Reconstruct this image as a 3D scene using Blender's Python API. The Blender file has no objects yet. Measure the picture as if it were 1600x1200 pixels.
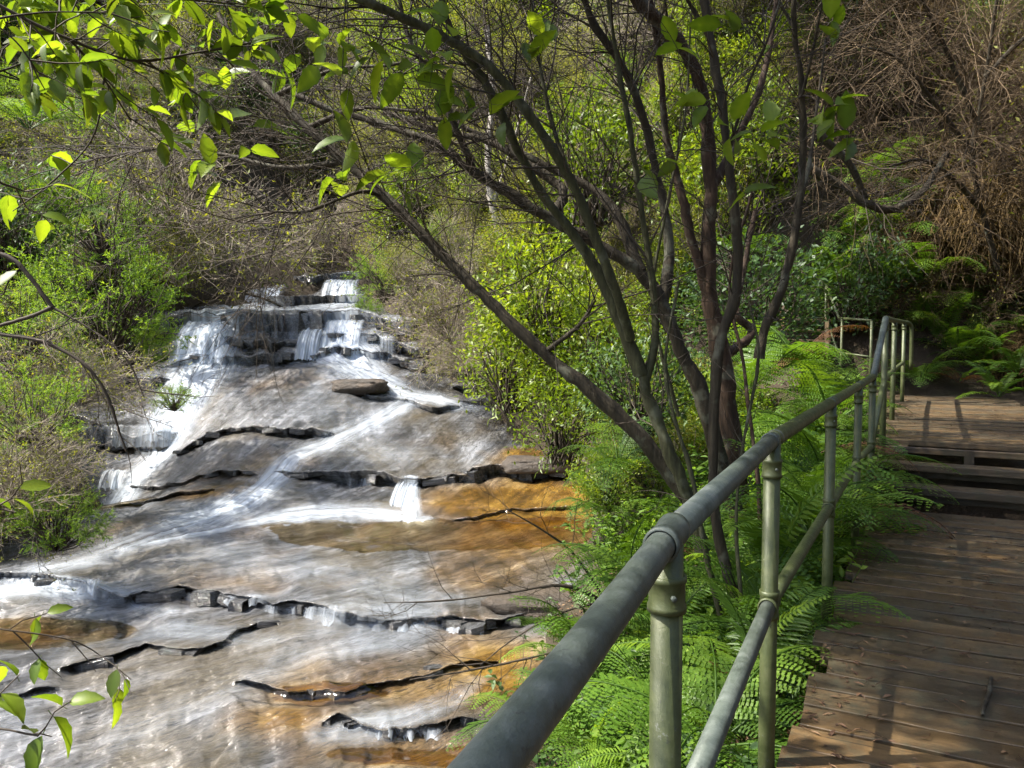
import bpy, math, random
import numpy as np
from mathutils import Vector, Matrix, Euler

# ------------------------------------------------------------------ camera, sky, sun, exposure
scn = bpy.context.scene
COL = scn.collection
CAM_Z = 1.30
PITCH = math.atan(70 / 1200)
cam_data = bpy.data.cameras.new("camera")
cam_data.sensor_width = 36.0
cam_data.lens = 36.0 * 1200 / 1600
cam_data.clip_start = 0.02
cam_data.clip_end = 600
cam = bpy.data.objects.new("camera", cam_data)
COL.objects.link(cam)
cam.location = (0, 0, CAM_Z)
cam.rotation_euler = (math.pi / 2 - PITCH, 0, 0)
scn.camera = cam

SUN_EL, SUN_AZ = math.radians(54), math.radians(-94)      # azimuth from +Y towards +X
world = bpy.data.worlds.new("World")
scn.world = world
world.use_nodes = True
wn = world.node_tree
sky = wn.nodes.new("ShaderNodeTexSky")
sky.sky_type = 'NISHITA'
sky.sun_disc = False
sky.sun_elevation = SUN_EL
sky.sun_rotation = SUN_AZ
sky.air_density = 1.0
sky.dust_density = 2.5
bg = wn.nodes["Background"]
wn.links.new(sky.outputs[0], bg.inputs[0])
bg.inputs[1].default_value = 0.15
sun_data = bpy.data.lights.new("sun", 'SUN')
sun_data.energy = 5.0
sun_data.angle = math.radians(0.6)
sun_data.color = (1.0, 0.94, 0.84)
sun = bpy.data.objects.new("sun", sun_data)
COL.objects.link(sun)
sdir = Vector((math.sin(SUN_AZ) * math.cos(SUN_EL), math.cos(SUN_AZ) * math.cos(SUN_EL), math.sin(SUN_EL)))
sun.rotation_euler = sdir.to_track_quat('Z', 'Y').to_euler()
sun.location = (-10, 10, 30)
scn.view_settings.view_transform = 'Standard'
scn.view_settings.look = 'None'
scn.view_settings.exposure = 1.48
scn.view_settings.gamma = 1.0
scn.view_settings.use_curve_mapping = False
scn.cycles.use_denoising = True
try:
    scn.cycles.denoiser = 'OPENIMAGEDENOISE'
    scn.cycles.denoising_input_passes = 'RGB_ALBEDO_NORMAL'
except Exception:
    pass
scn.cycles.max_bounces = 5
scn.cycles.diffuse_bounces = 2
scn.cycles.use_adaptive_sampling = True
scn.cycles.adaptive_threshold = 0.025
scn.cycles.glossy_bounces = 2
scn.cycles.transmission_bounces = 4
scn.cycles.transparent_max_bounces = 8
scn.cycles.caustics_reflective = False
scn.cycles.caustics_refractive = False
scn.cycles.sample_clamp_indirect = 6.0

# ------------------------------------------------------------------ helpers
rng = np.random.default_rng(7)
cp, sp = math.cos(PITCH), math.sin(PITCH)

def P(px, row, Y):
    """world point seen at photo pixel (px,row) at horizontal distance Y"""
    px, row, Y = np.broadcast_arrays(np.asarray(px, float), np.asarray(row, float), np.asarray(Y, float))
    a = (px - 800) / 1200
    b = (600 - row) / 1200
    dy = cp + b * sp
    dz = -sp + b * cp
    t = Y / dy
    return np.stack([a * t, Y + 0 * a, CAM_Z + dz * t], -1)

def V(px, row, Y):
    return Vector(P(px, row, Y).tolist())

def project(p):
    p = np.asarray(p, float)
    x, y, z = p[..., 0], p[..., 1], p[..., 2] - CAM_Z
    f = y * cp - z * sp
    u = y * sp + z * cp
    f = np.where(np.abs(f) < 1e-6, 1e-6, f)
    return 800 + 1200 * x / f, 600 - 1200 * u / f, f

def nrm(v):
    return v / np.maximum(np.linalg.norm(v, axis=-1, keepdims=True), 1e-9)

def sstep(x, a, b):
    t = np.clip((x - a) / (b - a), 0, 1)
    return t * t * (3 - 2 * t)

class Geo:
    """collects vertices and faces; faces stored as arrays of tris or quads"""
    def __init__(self):
        self.v, self.q, self.t, self.n, self.tint = [], [], [], 0, []
    def add(self, v, quads=None, tris=None, tint=None):
        v = np.asarray(v, float).reshape(-1, 3)
        self.v.append(v)
        if quads is not None and len(quads): self.q.append(np.asarray(quads, np.int64) + self.n)
        if tris is not None and len(tris): self.t.append(np.asarray(tris, np.int64) + self.n)
        self.tint.append(np.full(len(v), 0.5) if tint is None else np.broadcast_to(tint, (len(v),)).astype(float))
        self.n += len(v)
        return self
    def mesh(self, name, smooth=True, attrs=None):
        v = np.concatenate(self.v)
        q = np.concatenate(self.q) if self.q else np.zeros((0, 4), np.int64)
        t = np.concatenate(self.t) if self.t else np.zeros((0, 3), np.int64)
        me = bpy.data.meshes.new(name)
        me.vertices.add(len(v))
        me.vertices.foreach_set("co", v.astype(np.float32).ravel())
        me.loops.add(q.size + t.size)
        me.loops.foreach_set("vertex_index", np.concatenate([q.ravel(), t.ravel()]).astype(np.int32))
        nf = len(q) + len(t)
        me.polygons.add(nf)
        starts = np.concatenate([np.arange(len(q)) * 4, q.size + np.arange(len(t)) * 3]).astype(np.int32)
        me.polygons.foreach_set("loop_start", starts)
        me.polygons.foreach_set("use_smooth", np.full(nf, smooth))
        me.update(calc_edges=True)
        a = me.attributes.new("tint", 'FLOAT', 'POINT')
        a.data.foreach_set("value", np.concatenate(self.tint).astype(np.float32))
        for k, arr in (attrs or {}).items():
            a = me.attributes.new(k, 'FLOAT', 'POINT')
            a.data.foreach_set("value", np.asarray(arr, np.float32).ravel())
        return me

def link(name, me, mat=None, parent=None, loc=None):
    o = bpy.data.objects.new(name, me)
    COL.objects.link(o)
    if me is not None and mat is not None and len(me.materials) == 0:
        me.materials.append(mat)
    if parent is not None: o.parent = parent
    if loc is not None: o.location = loc
    return o

def thing(name, label, cat, loc=(0, 0, 0), group=None):
    o = bpy.data.objects.new(name, None)
    COL.objects.link(o)
    o.empty_display_size = 0.1
    o.location = loc
    o["label"] = label
    o["category"] = cat
    if group: o["group"] = group
    return o

def tag(o, label, cat, group=None):
    o["label"] = label; o["category"] = cat
    if group: o["group"] = group
    return o

def tubes(g, pts, rad, sides=3, tint=None, cap=True):
    """pts (M,K,3), rad (M,K) -> tubes in Geo g"""
    pts = np.asarray(pts, float); rad = np.asarray(rad, float)
    M, K, _ = pts.shape
    T = np.gradient(pts, axis=1)
    T = nrm(T)
    chord = nrm(pts[:, -1] - pts[:, 0])
    ref = np.where(np.abs(chord[:, 2:3]) < 0.8, np.array([[0., 0, 1]]), np.array([[1., 0, 0]]))
    N = nrm(np.cross(T, ref[:, None, :]))
    B = np.cross(T, N)
    th = np.arange(sides) / sides * 2 * math.pi
    ring = pts[:, :, None, :] + rad[:, :, None, None] * (np.cos(th)[:, None] * N[:, :, None, :] + np.sin(th)[:, None] * B[:, :, None, :])
    idx = np.arange(M * K * sides).reshape(M, K, sides)
    a = idx[:, :-1, :]; b = np.roll(idx, -1, 2)[:, :-1, :]
    c = np.roll(idx, -1, 2)[:, 1:, :]; d = idx[:, 1:, :]
    quads = np.stack([a, b, c, d], -1).reshape(-1, 4)
    tt = None
    if tint is not None:
        tt = np.repeat(np.asarray(tint, float), K * sides) if np.ndim(tint) else tint
    g.add(ring.reshape(-1, 3), quads=quads, tint=tt)
    return g

def spline(pts, n):
    """Catmull-Rom through pts (K,D) -> n samples"""
    p = np.asarray(pts, float)
    p = np.vstack([2 * p[0] - p[1], p, 2 * p[-1] - p[-2]])
    k = len(p) - 3
    u = np.linspace(0, k - 1e-6, n)
    i = np.floor(u).astype(int); t = (u - i)[:, None]
    a, b, c, d = p[i], p[i + 1], p[i + 2], p[i + 3]
    return 0.5 * (2 * b + (c - a) * t + (2 * a - 5 * b + 4 * c - d) * t ** 2 + (3 * b - a - 3 * c + d) * t ** 3)

def rand_dirs(n, r=rng):
    return nrm(r.normal(size=(n, 3)))

def grow(start, d, length, K=4, curl=0.25, grav=0.0, r=rng):
    """polylines from start along d"""
    M = len(start)
    pts = np.zeros((M, K, 3)); pts[:, 0] = start
    dd = nrm(d).copy()
    st = (length / (K - 1))[:, None]
    for k in range(1, K):
        dd = nrm(dd + r.normal(size=(M, 3)) * curl + np.array([0, 0, grav]))
        pts[:, k] = pts[:, k - 1] + dd * st
    return pts

def sprout(par, n, lens, t0=0.2, t1=1.0, ang=(0.5, 1.1), K=4, curl=0.22, grav=0.0, r=rng):
    """n children from random parents (M,K,3)"""
    M, Kp, _ = par.shape
    plen = np.linalg.norm(np.diff(par, axis=1), axis=2).sum(1)
    pi = r.choice(M, n, p=plen / plen.sum())
    t = r.uniform(t0, t1, n) * (Kp - 1) * 0.9999
    i = np.floor(t).astype(int); f = (t - i)[:, None]
    s = par[pi, i] * (1 - f) + par[pi, i + 1] * f
    tan = nrm(par[pi, i + 1] - par[pi, i])
    side = nrm(np.cross(tan, rand_dirs(n, r)))
    a = r.uniform(ang[0], ang[1], n)[:, None]
    d = tan * np.cos(a) + side * np.sin(a)
    ln = r.uniform(lens[0], lens[1], n)
    return grow(s, d, ln, K, curl, grav, r), ln

LEAF_SHAPES = {
    # x along, y across, z fold ; verts, quads, tris
    'diamond': (np.array([[0, 0, 0], [.45, -.5, .06], [1, 0, 0], [.45, .5, .06]]), np.zeros((0, 4), int), np.array([[0, 1, 2], [0, 2, 3]])),
    'leaf': (np.array([[0, 0, 0], [.22, -.34, .05], [.55, -.5, .08], [1, 0, -.06], [.55, .5, .08], [.22, .34, .05], [.4, 0, 0]]),
             np.zeros((0, 4), int), np.array([[0, 1, 6], [1, 2, 6], [2, 3, 6], [3, 4, 6], [4, 5, 6], [5, 0, 6]])),
    'needle': (np.array([[0, -.5, 0], [0, .5, 0], [1, 0, 0]]), np.zeros((0, 4), int), np.array([[0, 1, 2]])),
}

def leaves(g, pos, d, up, L, W, shape='diamond', tint=None):
    v, q, t = LEAF_SHAPES[shape]
    n = len(pos)
    x = nrm(d); y = nrm(np.cross(up, x)); z = np.cross(x, y)
    L = np.broadcast_to(L, (n,)); W = np.broadcast_to(W, (n,))
    vv = pos[:, None, :] + (v[:, 0][None, :, None] * L[:, None, None]) * x[:, None, :] \
        + (v[:, 1][None, :, None] * W[:, None, None]) * y[:, None, :] \
        + (v[:, 2][None, :, None] * L[:, None, None]) * z[:, None, :]
    off = (np.arange(n) * len(v))[:, None, None]
    tri = (t[None] + off).reshape(-1, 3)
    tt = rng.uniform(0, 1, n) if tint is None else np.broadcast_to(tint, (n,))
    g.add(vv.reshape(-1, 3), tris=tri, tint=np.repeat(tt, len(v)))
    return g

def vnoise(p, seed=0):
    """smooth value noise, p (...,2 or 3)"""
    p = np.asarray(p, float)
    i = np.floor(p).astype(np.int64); f = p - i
    f = f * f * (3 - 2 * f)
    D = p.shape[-1]
    out = 0
    for c in range(2 ** D):
        w = 1.0; h = np.full(p.shape[:-1], seed * 7919 + 13, np.int64)
        for k in range(D):
            b = (c >> k) & 1
            w = w * (f[..., k] if b else 1 - f[..., k])
            h = (h * 374761393 + (i[..., k] + b) * 668265263) & 0x7fffffff
            h = ((h ^ (h >> 13)) * 1274126177) & 0x7fffffff
        out = out + w * ((h & 0xffff) / 65535.0)
    return out * 2 - 1

def fbm(p, octs=4, seed=0):
    o, a = 0, 1.0
    for k in range(octs):
        o = o + a * vnoise(np.asarray(p) * 2 ** k, seed + k); a *= 0.5
    return o

# ------------------------------------------------------------------ materials
def newmat(name):
    m = bpy.data.materials.new(name); m.use_nodes = True
    nt = m.node_tree
    return m, nt, nt.nodes["Principled BSDF"], nt.nodes["Material Output"]

def N(nt, typ, **kw):
    n = nt.nodes.new(typ)
    for k, v in kw.items():
        if k.startswith('i_'):
            key = k[2:]; key = int(key) if key.isdigit() else key
            n.inputs[key].default_value = v
        else: setattr(n, k, v)
    return n

def ramp(nt, fac, stops, interp='LINEAR'):
    r = nt.nodes.new("ShaderNodeValToRGB")
    r.color_ramp.interpolation = interp
    el = r.color_ramp.elements
    while len(el) > 1: el.remove(el[-1])
    el[0].position = stops[0][0]; el[0].color = (*stops[0][1], 1) if len(stops[0][1]) == 3 else stops[0][1]
    for p, c in stops[1:]:
        e = el.new(p); e.color = (*c, 1) if len(c) == 3 else c
    nt.links.new(fac, r.inputs[0])
    return r.outputs[0]

def gv(x): return (x, x, x)

def noise(nt, vec, scale, detail=4, rough=0.55, dist=0.0):
    n = N(nt, "ShaderNodeTexNoise"); n.inputs["Scale"].default_value = scale
    n.inputs["Detail"].default_value = detail; n.inputs["Roughness"].default_value = rough
    n.inputs["Distortion"].default_value = dist
    if vec is not None: nt.links.new(vec, n.inputs["Vector"])
    return n.outputs[0]

def mapping(nt, vec, scale=(1, 1, 1), rot=(0, 0, 0)):
    m = N(nt, "ShaderNodeMapping"); m.inputs["Scale"].default_value = scale; m.inputs["Rotation"].default_value = rot
    nt.links.new(vec, m.inputs["Vector"]); return m.outputs[0]

def math_(nt, op, a, b=None, clamp=False):
    m = N(nt, "ShaderNodeMath"); m.operation = op; m.use_clamp = clamp
    for i, x in enumerate((a, b)):
        if x is None: continue
        if isinstance(x, (int, float)): m.inputs[i].default_value = x
        else: nt.links.new(x, m.inputs[i])
    return m.outputs[0]

def mixc(nt, fac, a, b, blend='MIX'):
    m = N(nt, "ShaderNodeMix"); m.data_type = 'RGBA'; m.blend_type = blend
    for i, x in ((0, fac), (6, a), (7, b)):
        if isinstance(x, (int, float)): m.inputs[i].default_value = x
        elif isinstance(x, tuple): m.inputs[i].default_value = (*x, 1)
        else: nt.links.new(x, m.inputs[i])
    return m.outputs[2]

def attr(nt, name):
    a = N(nt, "ShaderNodeAttribute"); a.attribute_name = name
    return a.outputs["Fac"]

def bump(nt, h, strength, dist=0.02, bsdf=None):
    b = N(nt, "ShaderNodeBump"); b.inputs["Strength"].default_value = strength; b.inputs["Distance"].default_value = dist
    nt.links.new(h, b.inputs["Height"])
    if bsdf is not None: nt.links.new(b.outputs[0], bsdf.inputs["Normal"])
    return b.outputs[0]

def leaf_mat(name, c0, c1, c2, trans=0.48, rough=0.42, spec=0.4, ow=.28):
    m, nt, bs, out = newmat(name)
    t = attr(nt, "tint")
    oi = N(nt, "ShaderNodeObjectInfo")
    f = math_(nt, 'ADD', math_(nt, 'MULTIPLY', t, 1 - ow), math_(nt, 'MULTIPLY', oi.outputs["Random"], ow))
    c = ramp(nt, f, [(0.05, c0), (0.5, c1), (0.95, c2)])
    nt.links.new(c, bs.inputs["Base Color"])
    bs.inputs["Roughness"].default_value = rough
    bs.inputs["Specular IOR Level"].default_value = spec
    tr = N(nt, "ShaderNodeBsdfTranslucent")
    tc = mixc(nt, 1.0, c, (1.8, 1.7, 0.6), 'MULTIPLY')
    nt.links.new(tc, tr.inputs[0])
    mx = N(nt, "ShaderNodeMixShader"); mx.inputs[0].default_value = trans
    nt.links.new(bs.outputs[0], mx.inputs[1]); nt.links.new(tr.outputs[0], mx.inputs[2])
    nt.links.new(mx.outputs[0], out.inputs[0])
    return m

M = {}
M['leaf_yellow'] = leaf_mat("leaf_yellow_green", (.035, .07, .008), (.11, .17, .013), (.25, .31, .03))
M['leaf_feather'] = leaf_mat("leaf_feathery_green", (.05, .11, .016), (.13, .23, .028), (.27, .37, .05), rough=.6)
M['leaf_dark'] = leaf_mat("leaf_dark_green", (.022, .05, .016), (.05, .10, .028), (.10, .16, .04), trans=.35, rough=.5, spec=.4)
M['leaf_big'] = leaf_mat("leaf_big_serrated", (.06, .06, .012), (.09, .155, .014), (.22, .30, .028), trans=.5, rough=.45, ow=.6)
M['leaf_olive'] = leaf_mat("leaf_olive", (.06, .08, .015), (.16, .185, .03), (.30, .31, .055), trans=.4, rough=.6)
M['fern'] = leaf_mat("fern_green", (.032, .07, .010), (.085, .17, .018), (.20, .30, .034), trans=.4, rough=.45, ow=.5)
M['fern_dead'] = leaf_mat("fern_dead_brown", (.045, .02, .009), (.11, .05, .018), (.18, .095, .04), trans=.3, rough=.7)
M['thatch'] = leaf_mat("dead_thatch", (.04, .027, .012), (.105, .07, .03), (.22, .15, .065), trans=.25, rough=.8, spec=.2)
M['litter'] = leaf_mat("leaf_litter", (.03, .016, .01), (.1, .05, .025), (.25, .16, .09), trans=.1, rough=.7)

def bark_mat(name, c0, c1, c2, rough=.8, sc=(30, 30, 5)):
    m, nt, bs, out = newmat(name)
    tc = N(nt, "ShaderNodeTexCoord").outputs["Object"]
    n1 = noise(nt, mapping(nt, tc, sc), 1.0, 6, .65)
    n2 = noise(nt, tc, 5.0, 4, .6)
    c = ramp(nt, n1, [(.3, c0), (.55, c1), (.75, c2)])
    li = ramp(nt, n2, [(.56, gv(0)), (.66, gv(1))])
    c2_ = mixc(nt, math_(nt, 'MULTIPLY', li, .35), c, (.22, .23, .17))
    nt.links.new(c2_, bs.inputs["Base Color"])
    bs.inputs["Roughness"].default_value = rough
    bs.inputs["Specular IOR Level"].default_value = .3
    bump(nt, n1, .8, .012, bs)
    return m
M['bark_dark'] = bark_mat("bark_dark", (.013, .011, .007), (.038, .030, .018), (.085, .070, .045))
M['bark_red'] = bark_mat("bark_red_brown", (.017, .011, .007), (.05, .030, .018), (.11, .07, .043))
M['bark_green'] = bark_mat("bark_mossy", (.018, .018, .009), (.055, .055, .025), (.11, .11, .055))
M['bark_pale'] = bark_mat("bark_pale", (.16, .14, .12), (.32, .29, .25), (.45, .42, .38))
def twig_mat(name, c0, c1):
    m, nt, bs, out = newmat(name)
    c = ramp(nt, attr(nt, "tint"), [(0, c0), (1, c1)])
    nt.links.new(c, bs.inputs["Base Color"]); bs.inputs["Roughness"].default_value = .75
    bs.inputs["Specular IOR Level"].default_value = .3
    return m
M['twig'] = twig_mat("twig_dark", (.022, .017, .012), (.085, .066, .048))
M['twig_brown'] = twig_mat("twig_brown", (.035, .024, .013), (.18, .125, .07))
M['twig_grey'] = twig_mat("twig_grey_brown", (.09, .076, .058), (.38, .32, .25))

# wet sandstone of the stream bed
m, nt, bs, out = newmat("wet_sandstone")
tc = N(nt, "ShaderNodeTexCoord").outputs["Object"]
sx = N(nt, "ShaderNodeSeparateXYZ"); nt.links.new(tc, sx.inputs[0])
mr = N(nt, "ShaderNodeMapRange"); mr.inputs[1].default_value = 10.5; mr.inputs[2].default_value = 13.0
nt.links.new(sx.outputs[1], mr.inputs[0])
def two(scale, det, rgh, dis):
    """noise drawn out along the flow: to the left on the shelves, downhill on the slope"""
    a_ = noise(nt, mapping(nt, mapping(nt, tc, rot=(0, 0, .85)), scale), 1.0, det, rgh, dis)
    b_ = noise(nt, mapping(nt, mapping(nt, tc, rot=(0, 0, .33)), scale), 1.0, det, rgh, dis)
    m_ = N(nt, "ShaderNodeMix"); nt.links.new(mr.outputs[0], m_.inputs[0]); nt.links.new(a_, m_.inputs[2]); nt.links.new(b_, m_.inputs[3])
    return m_.outputs[0]
streak = two((8.0, .9, 4.0), 6, .64, .15)
flow = two((2.2, .6, 1.6), 5, .6, .3)
big = noise(nt, mapping(nt, tc, (.8, .6, .8)), 1.0, 4, .55, .4)
fine = two((34, 6, 26), 6, .72, .0)
scr = two((75, 9, 40), 4, .7, .1)
strata = noise(nt, mapping(nt, tc, (.9, .9, 22)), 1.0, 5, .6, .3)
both = math_(nt, 'ADD', math_(nt, 'MULTIPLY', flow, .5), math_(nt, 'ADD', math_(nt, 'MULTIPLY', streak, .3), math_(nt, 'MULTIPLY', strata, .2)))
c = ramp(nt, both, [(.38, (.020, .020, .020)), (.455, (.062, .063, .064)), (.53, (.13, .134, .142)), (.62, (.28, .293, .318))])
tan_ = ramp(nt, fine, [(.3, (.07, .052, .026)), (.7, (.21, .165, .088))])
c = mixc(nt, math_(nt, 'MULTIPLY', ramp(nt, big, [(.47, gv(0)), (.64, gv(1))]), .42), c, tan_)
och = ramp(nt, both, [(.38, (.028, .016, .005)), (.49, (.125, .066, .011)), (.62, (.30, .185, .036))])
st = math_(nt, 'MULTIPLY', attr(nt, "stain"), 1.0, True)
c = mixc(nt, st, c, och)
alg_shade = math_(nt, 'MULTIPLY', attr(nt, "algae_shade"), ramp(nt, fine, [(.35, gv(1)), (.62, gv(.15))]), True)
c = mixc(nt, alg_shade, c, (.022, .02, .018))
fleck = math_(nt, 'MAXIMUM', ramp(nt, fine, [(.38, gv(1)), (.45, gv(0))]), ramp(nt, scr, [(.37, gv(1)), (.44, gv(0))]))
gate = ramp(nt, noise(nt, mapping(nt, tc, (1.3, .9, 1.3)), 1.0, 3, .5), [(.36, gv(.2)), (.56, gv(1))])
c = mixc(nt, math_(nt, 'MULTIPLY', math_(nt, 'MULTIPLY', fleck, gate), .9), c, (.02, .019, .018))
nt.links.new(c, bs.inputs["Base Color"])
nt.links.new(ramp(nt, fine, [(.3, gv(.05)), (.7, gv(.24))]), bs.inputs["Roughness"])
bs.inputs["Specular IOR Level"].default_value = 1.0
hh = math_(nt, 'ADD', math_(nt, 'ADD', math_(nt, 'MULTIPLY', streak, .8), math_(nt, 'MULTIPLY', fine, .55)), math_(nt, 'MULTIPLY', scr, .3))
bump(nt, hh, .7, .05, bs)
M['rock'] = m

m, nt, bs, out = newmat("dark_rock")
tc = N(nt, "ShaderNodeTexCoord").outputs["Object"]
n1 = noise(nt, mapping(nt, tc, (2, 2, 6)), 1.0, 8, .65)
n2 = noise(nt, tc, 14, 6, .7)
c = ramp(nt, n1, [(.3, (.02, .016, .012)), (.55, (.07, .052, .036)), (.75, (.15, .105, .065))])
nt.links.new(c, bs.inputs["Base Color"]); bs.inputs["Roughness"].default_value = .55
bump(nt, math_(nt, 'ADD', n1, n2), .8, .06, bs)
M['dark_rock'] = m

m, nt, bs, out = newmat("forest_soil")
tc = N(nt, "ShaderNodeTexCoord").outputs["Object"]
n1 = noise(nt, tc, 3, 8, .7); n2 = noise(nt, tc, 30, 4, .7)
c = ramp(nt, n1, [(.3, (.012, .010, .006)), (.5, (.035, .027, .015)), (.7, (.045, .055, .02))])
c = mixc(nt, math_(nt, 'MULTIPLY', n2, .6), c, (.06, .035, .018))
nt.links.new(c, bs.inputs["Base Color"]); bs.inputs["Roughness"].default_value = .95
bump(nt, n2, .9, .05, bs)
M['soil'] = m

def veil_mat(name, col=(.80, .88, .98), gain=1.0, fs=14.0):
    """silky aerated water: white scattering streaks with clear gaps"""
    m, nt, bs, out = newmat(name)
    cx = N(nt, "ShaderNodeCombineXYZ")
    nt.links.new(math_(nt, 'MULTIPLY', attr(nt, "fu"), fs), cx.inputs[0])
    nt.links.new(math_(nt, 'MULTIPLY', attr(nt, "fv"), .8), cx.inputs[1])
    n1 = noise(nt, cx.outputs[0], 1.0, 5, .6, .3)
    s = ramp(nt, n1, [(.30, gv(.10)), (.60, gv(1))])
    a = math_(nt, 'MULTIPLY', math_(nt, 'MULTIPLY', s, attr(nt, "veil")), gain, True)
    bs.inputs["Base Color"].default_value = (*col, 1)
    bs.inputs["Roughness"].default_value = .3
    bs.inputs["Specular IOR Level"].default_value = .4
    tl = N(nt, "ShaderNodeBsdfTranslucent"); tl.inputs[0].default_value = (*col, 1)
    mx = N(nt, "ShaderNodeMixShader"); mx.inputs[0].default_value = .45
    nt.links.new(bs.outputs[0], mx.inputs[1]); nt.links.new(tl.outputs[0], mx.inputs[2])
    tp = N(nt, "ShaderNodeBsdfTransparent")
    m2 = N(nt, "ShaderNodeMixShader")
    nt.links.new(a, m2.inputs[0]); nt.links.new(tp.outputs[0], m2.inputs[1]); nt.links.new(mx.outputs[0], m2.inputs[2])
    nt.links.new(m2.outputs[0], out.inputs[0])
    return m
M['veil'] = veil_mat("silky_water", gain=1.35, fs=9)
M['fall'] = veil_mat("falling_water", gain=1.6, fs=14)

m, nt, bs, out = newmat("pool_water")
tc = N(nt, "ShaderNodeTexCoord").outputs["Object"]
lw = N(nt, "ShaderNodeFresnel"); lw.inputs[0].default_value = 1.33
nb = noise(nt, mapping(nt, tc, (2.2, 6, 2)), 1.0, 3, .5)
bn = bump(nt, nb, .22, .03)
nt.links.new(bn, lw.inputs["Normal"])
gl = N(nt, "ShaderNodeBsdfGlossy"); gl.inputs["Roughness"].default_value = .08
nt.links.new(bn, gl.inputs["Normal"])
tp = N(nt, "ShaderNodeBsdfTransparent"); tp.inputs[0].default_value = (.80, .72, .58, 1)
mx = N(nt, "ShaderNodeMixShader")
nt.links.new(lw.outputs[0], mx.inputs[0]); nt.links.new(tp.outputs[0], mx.inputs[1]); nt.links.new(gl.outputs[0], mx.inputs[2])
nt.links.new(mx.outputs[0], out.inputs[0])
M['pool'] = m

# deck timber
m, nt, bs, out = newmat("weathered_timber")
tc = N(nt, "ShaderNodeTexCoord").outputs["Object"]
oi = N(nt, "ShaderNodeObjectInfo")
va = N(nt, "ShaderNodeVectorMath"); va.operation = 'ADD'
cx = N(nt, "ShaderNodeCombineXYZ")
nt.links.new(math_(nt, 'MULTIPLY', oi.outputs["Random"], 37.0), cx.inputs[0]); nt.links.new(math_(nt, 'MULTIPLY', oi.outputs["Random"], 91.0), cx.inputs[1])
nt.links.new(tc, va.inputs[0]); nt.links.new(cx.outputs[0], va.inputs[1])
g1 = noise(nt, mapping(nt, va.outputs[0], (1.5, 8, 8)), 1.0, 7, .68, .5)
g2 = noise(nt, mapping(nt, va.outputs[0], (9, 5, 5)), 1.0, 5, .7)
c = ramp(nt, g1, [(.28, (.021, .014, .007)), (.5, (.068, .046, .023)), (.72, (.15, .102, .050))])
rnd = ramp(nt, oi.outputs["Random"], [(0, (.65, .68, .70)), (.5, (1, .97, .9)), (1, (1.3, 1.15, .92))])
c = mixc(nt, 1.0, c, rnd, 'MULTIPLY')
g3 = noise(nt, mapping(nt, va.outputs[0], (1.1, 55, 10)), 1.0, 5, .7, .3)
c = mixc(nt, ramp(nt, g3, [(.34, gv(.9)), (.42, gv(0))]), c, (.012, .009, .006))
gr = ramp(nt, g2, [(.5, gv(0)), (.68, gv(.6))])
c = mixc(nt, gr, c, (.042, .045, .022))
nt.links.new(c, bs.inputs["Base Color"])
nt.links.new(ramp(nt, g2, [(.3, gv(.35)), (.7, gv(.75))]), bs.inputs["Roughness"])
bump(nt, math_(nt, 'ADD', g1, math_(nt, 'MULTIPLY', g2, .4)), .7, .012, bs)
M['timber'] = m

def pipe_mat(name, c0, c1, c2):
    m, nt, bs, out = newmat(name)
    tc = N(nt, "ShaderNodeTexCoord").outputs["Object"]
    n1 = noise(nt, tc, 9, 8, .72); n2 = noise(nt, tc, 70, 5, .75); n3 = noise(nt, tc, 22, 6, .8, .5)
    c = ramp(nt, math_(nt, 'ADD', math_(nt, 'MULTIPLY', n1, .6), math_(nt, 'MULTIPLY', n3, .4)), [(.36, c0), (.5, c1), (.64, c2)])
    c = mixc(nt, math_(nt, 'MULTIPLY', ramp(nt, n2, [(.60, gv(0)), (.67, gv(1))]), .6), c, (.035, .035, .03))
    c = mixc(nt, math_(nt, 'MULTIPLY', ramp(nt, n3, [(.63, gv(0)), (.67, gv(1))]), .55), c, (.20, .21, .20))
    c = mixc(nt, math_(nt, 'MULTIPLY', ramp(nt, n1, [(.66, gv(0)), (.72, gv(1))]), .6), c, (.09, .045, .02))
    nt.links.new(c, bs.inputs["Base Color"])
    nt.links.new(ramp(nt, n3, [(.3, gv(.30)), (.7, gv(.65))]), bs.inputs["Roughness"])
    bs.inputs["Metallic"].default_value = .1
    bump(nt, math_(nt, 'ADD', n2, n3), .35, .003, bs)
    return m
M['post'] = pipe_mat("green_painted_pipe", (.032, .043, .015), (.064, .079, .028), (.10, .112, .048))
M['rail'] = pipe_mat("worn_grey_pipe", (.045, .058, .046), (.09, .11, .092), (.16, .182, .165))

# ------------------------------------------------------------------ the ground: profile of the stream
ROWS = np.array([1700, 1400, 1200, 1060, 950, 850, 800, 750, 690, 620, 575, 535, 500, 480, 465, 435, 424, 418, 412])
DEEP = np.array([2.9, 4.2, 5.4, 6.7, 8.3, 10.5, 11.9, 13.4, 15.1, 17.3, 18.7, 19.3, 20.0, 22.2, 23.6, 24.6, 27.0, 30., 34.])
def Y_of_row(row): return np.interp(-np.asarray(row, float), -ROWS, DEEP)
ZPROF = P(450, ROWS, DEEP)[:, 2]
ZPROF[:2] = ZPROF[2] - .05
_yy = np.linspace(1, 36, 700)
_zz = np.interp(_yy, DEEP, ZPROF)
_k = np.ones(13) / 13
_zz = np.convolve(np.pad(_zz, 6, mode='edge'), _k, 'valid')
def zbed(Y): return np.interp(Y, _yy, _zz)

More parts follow.
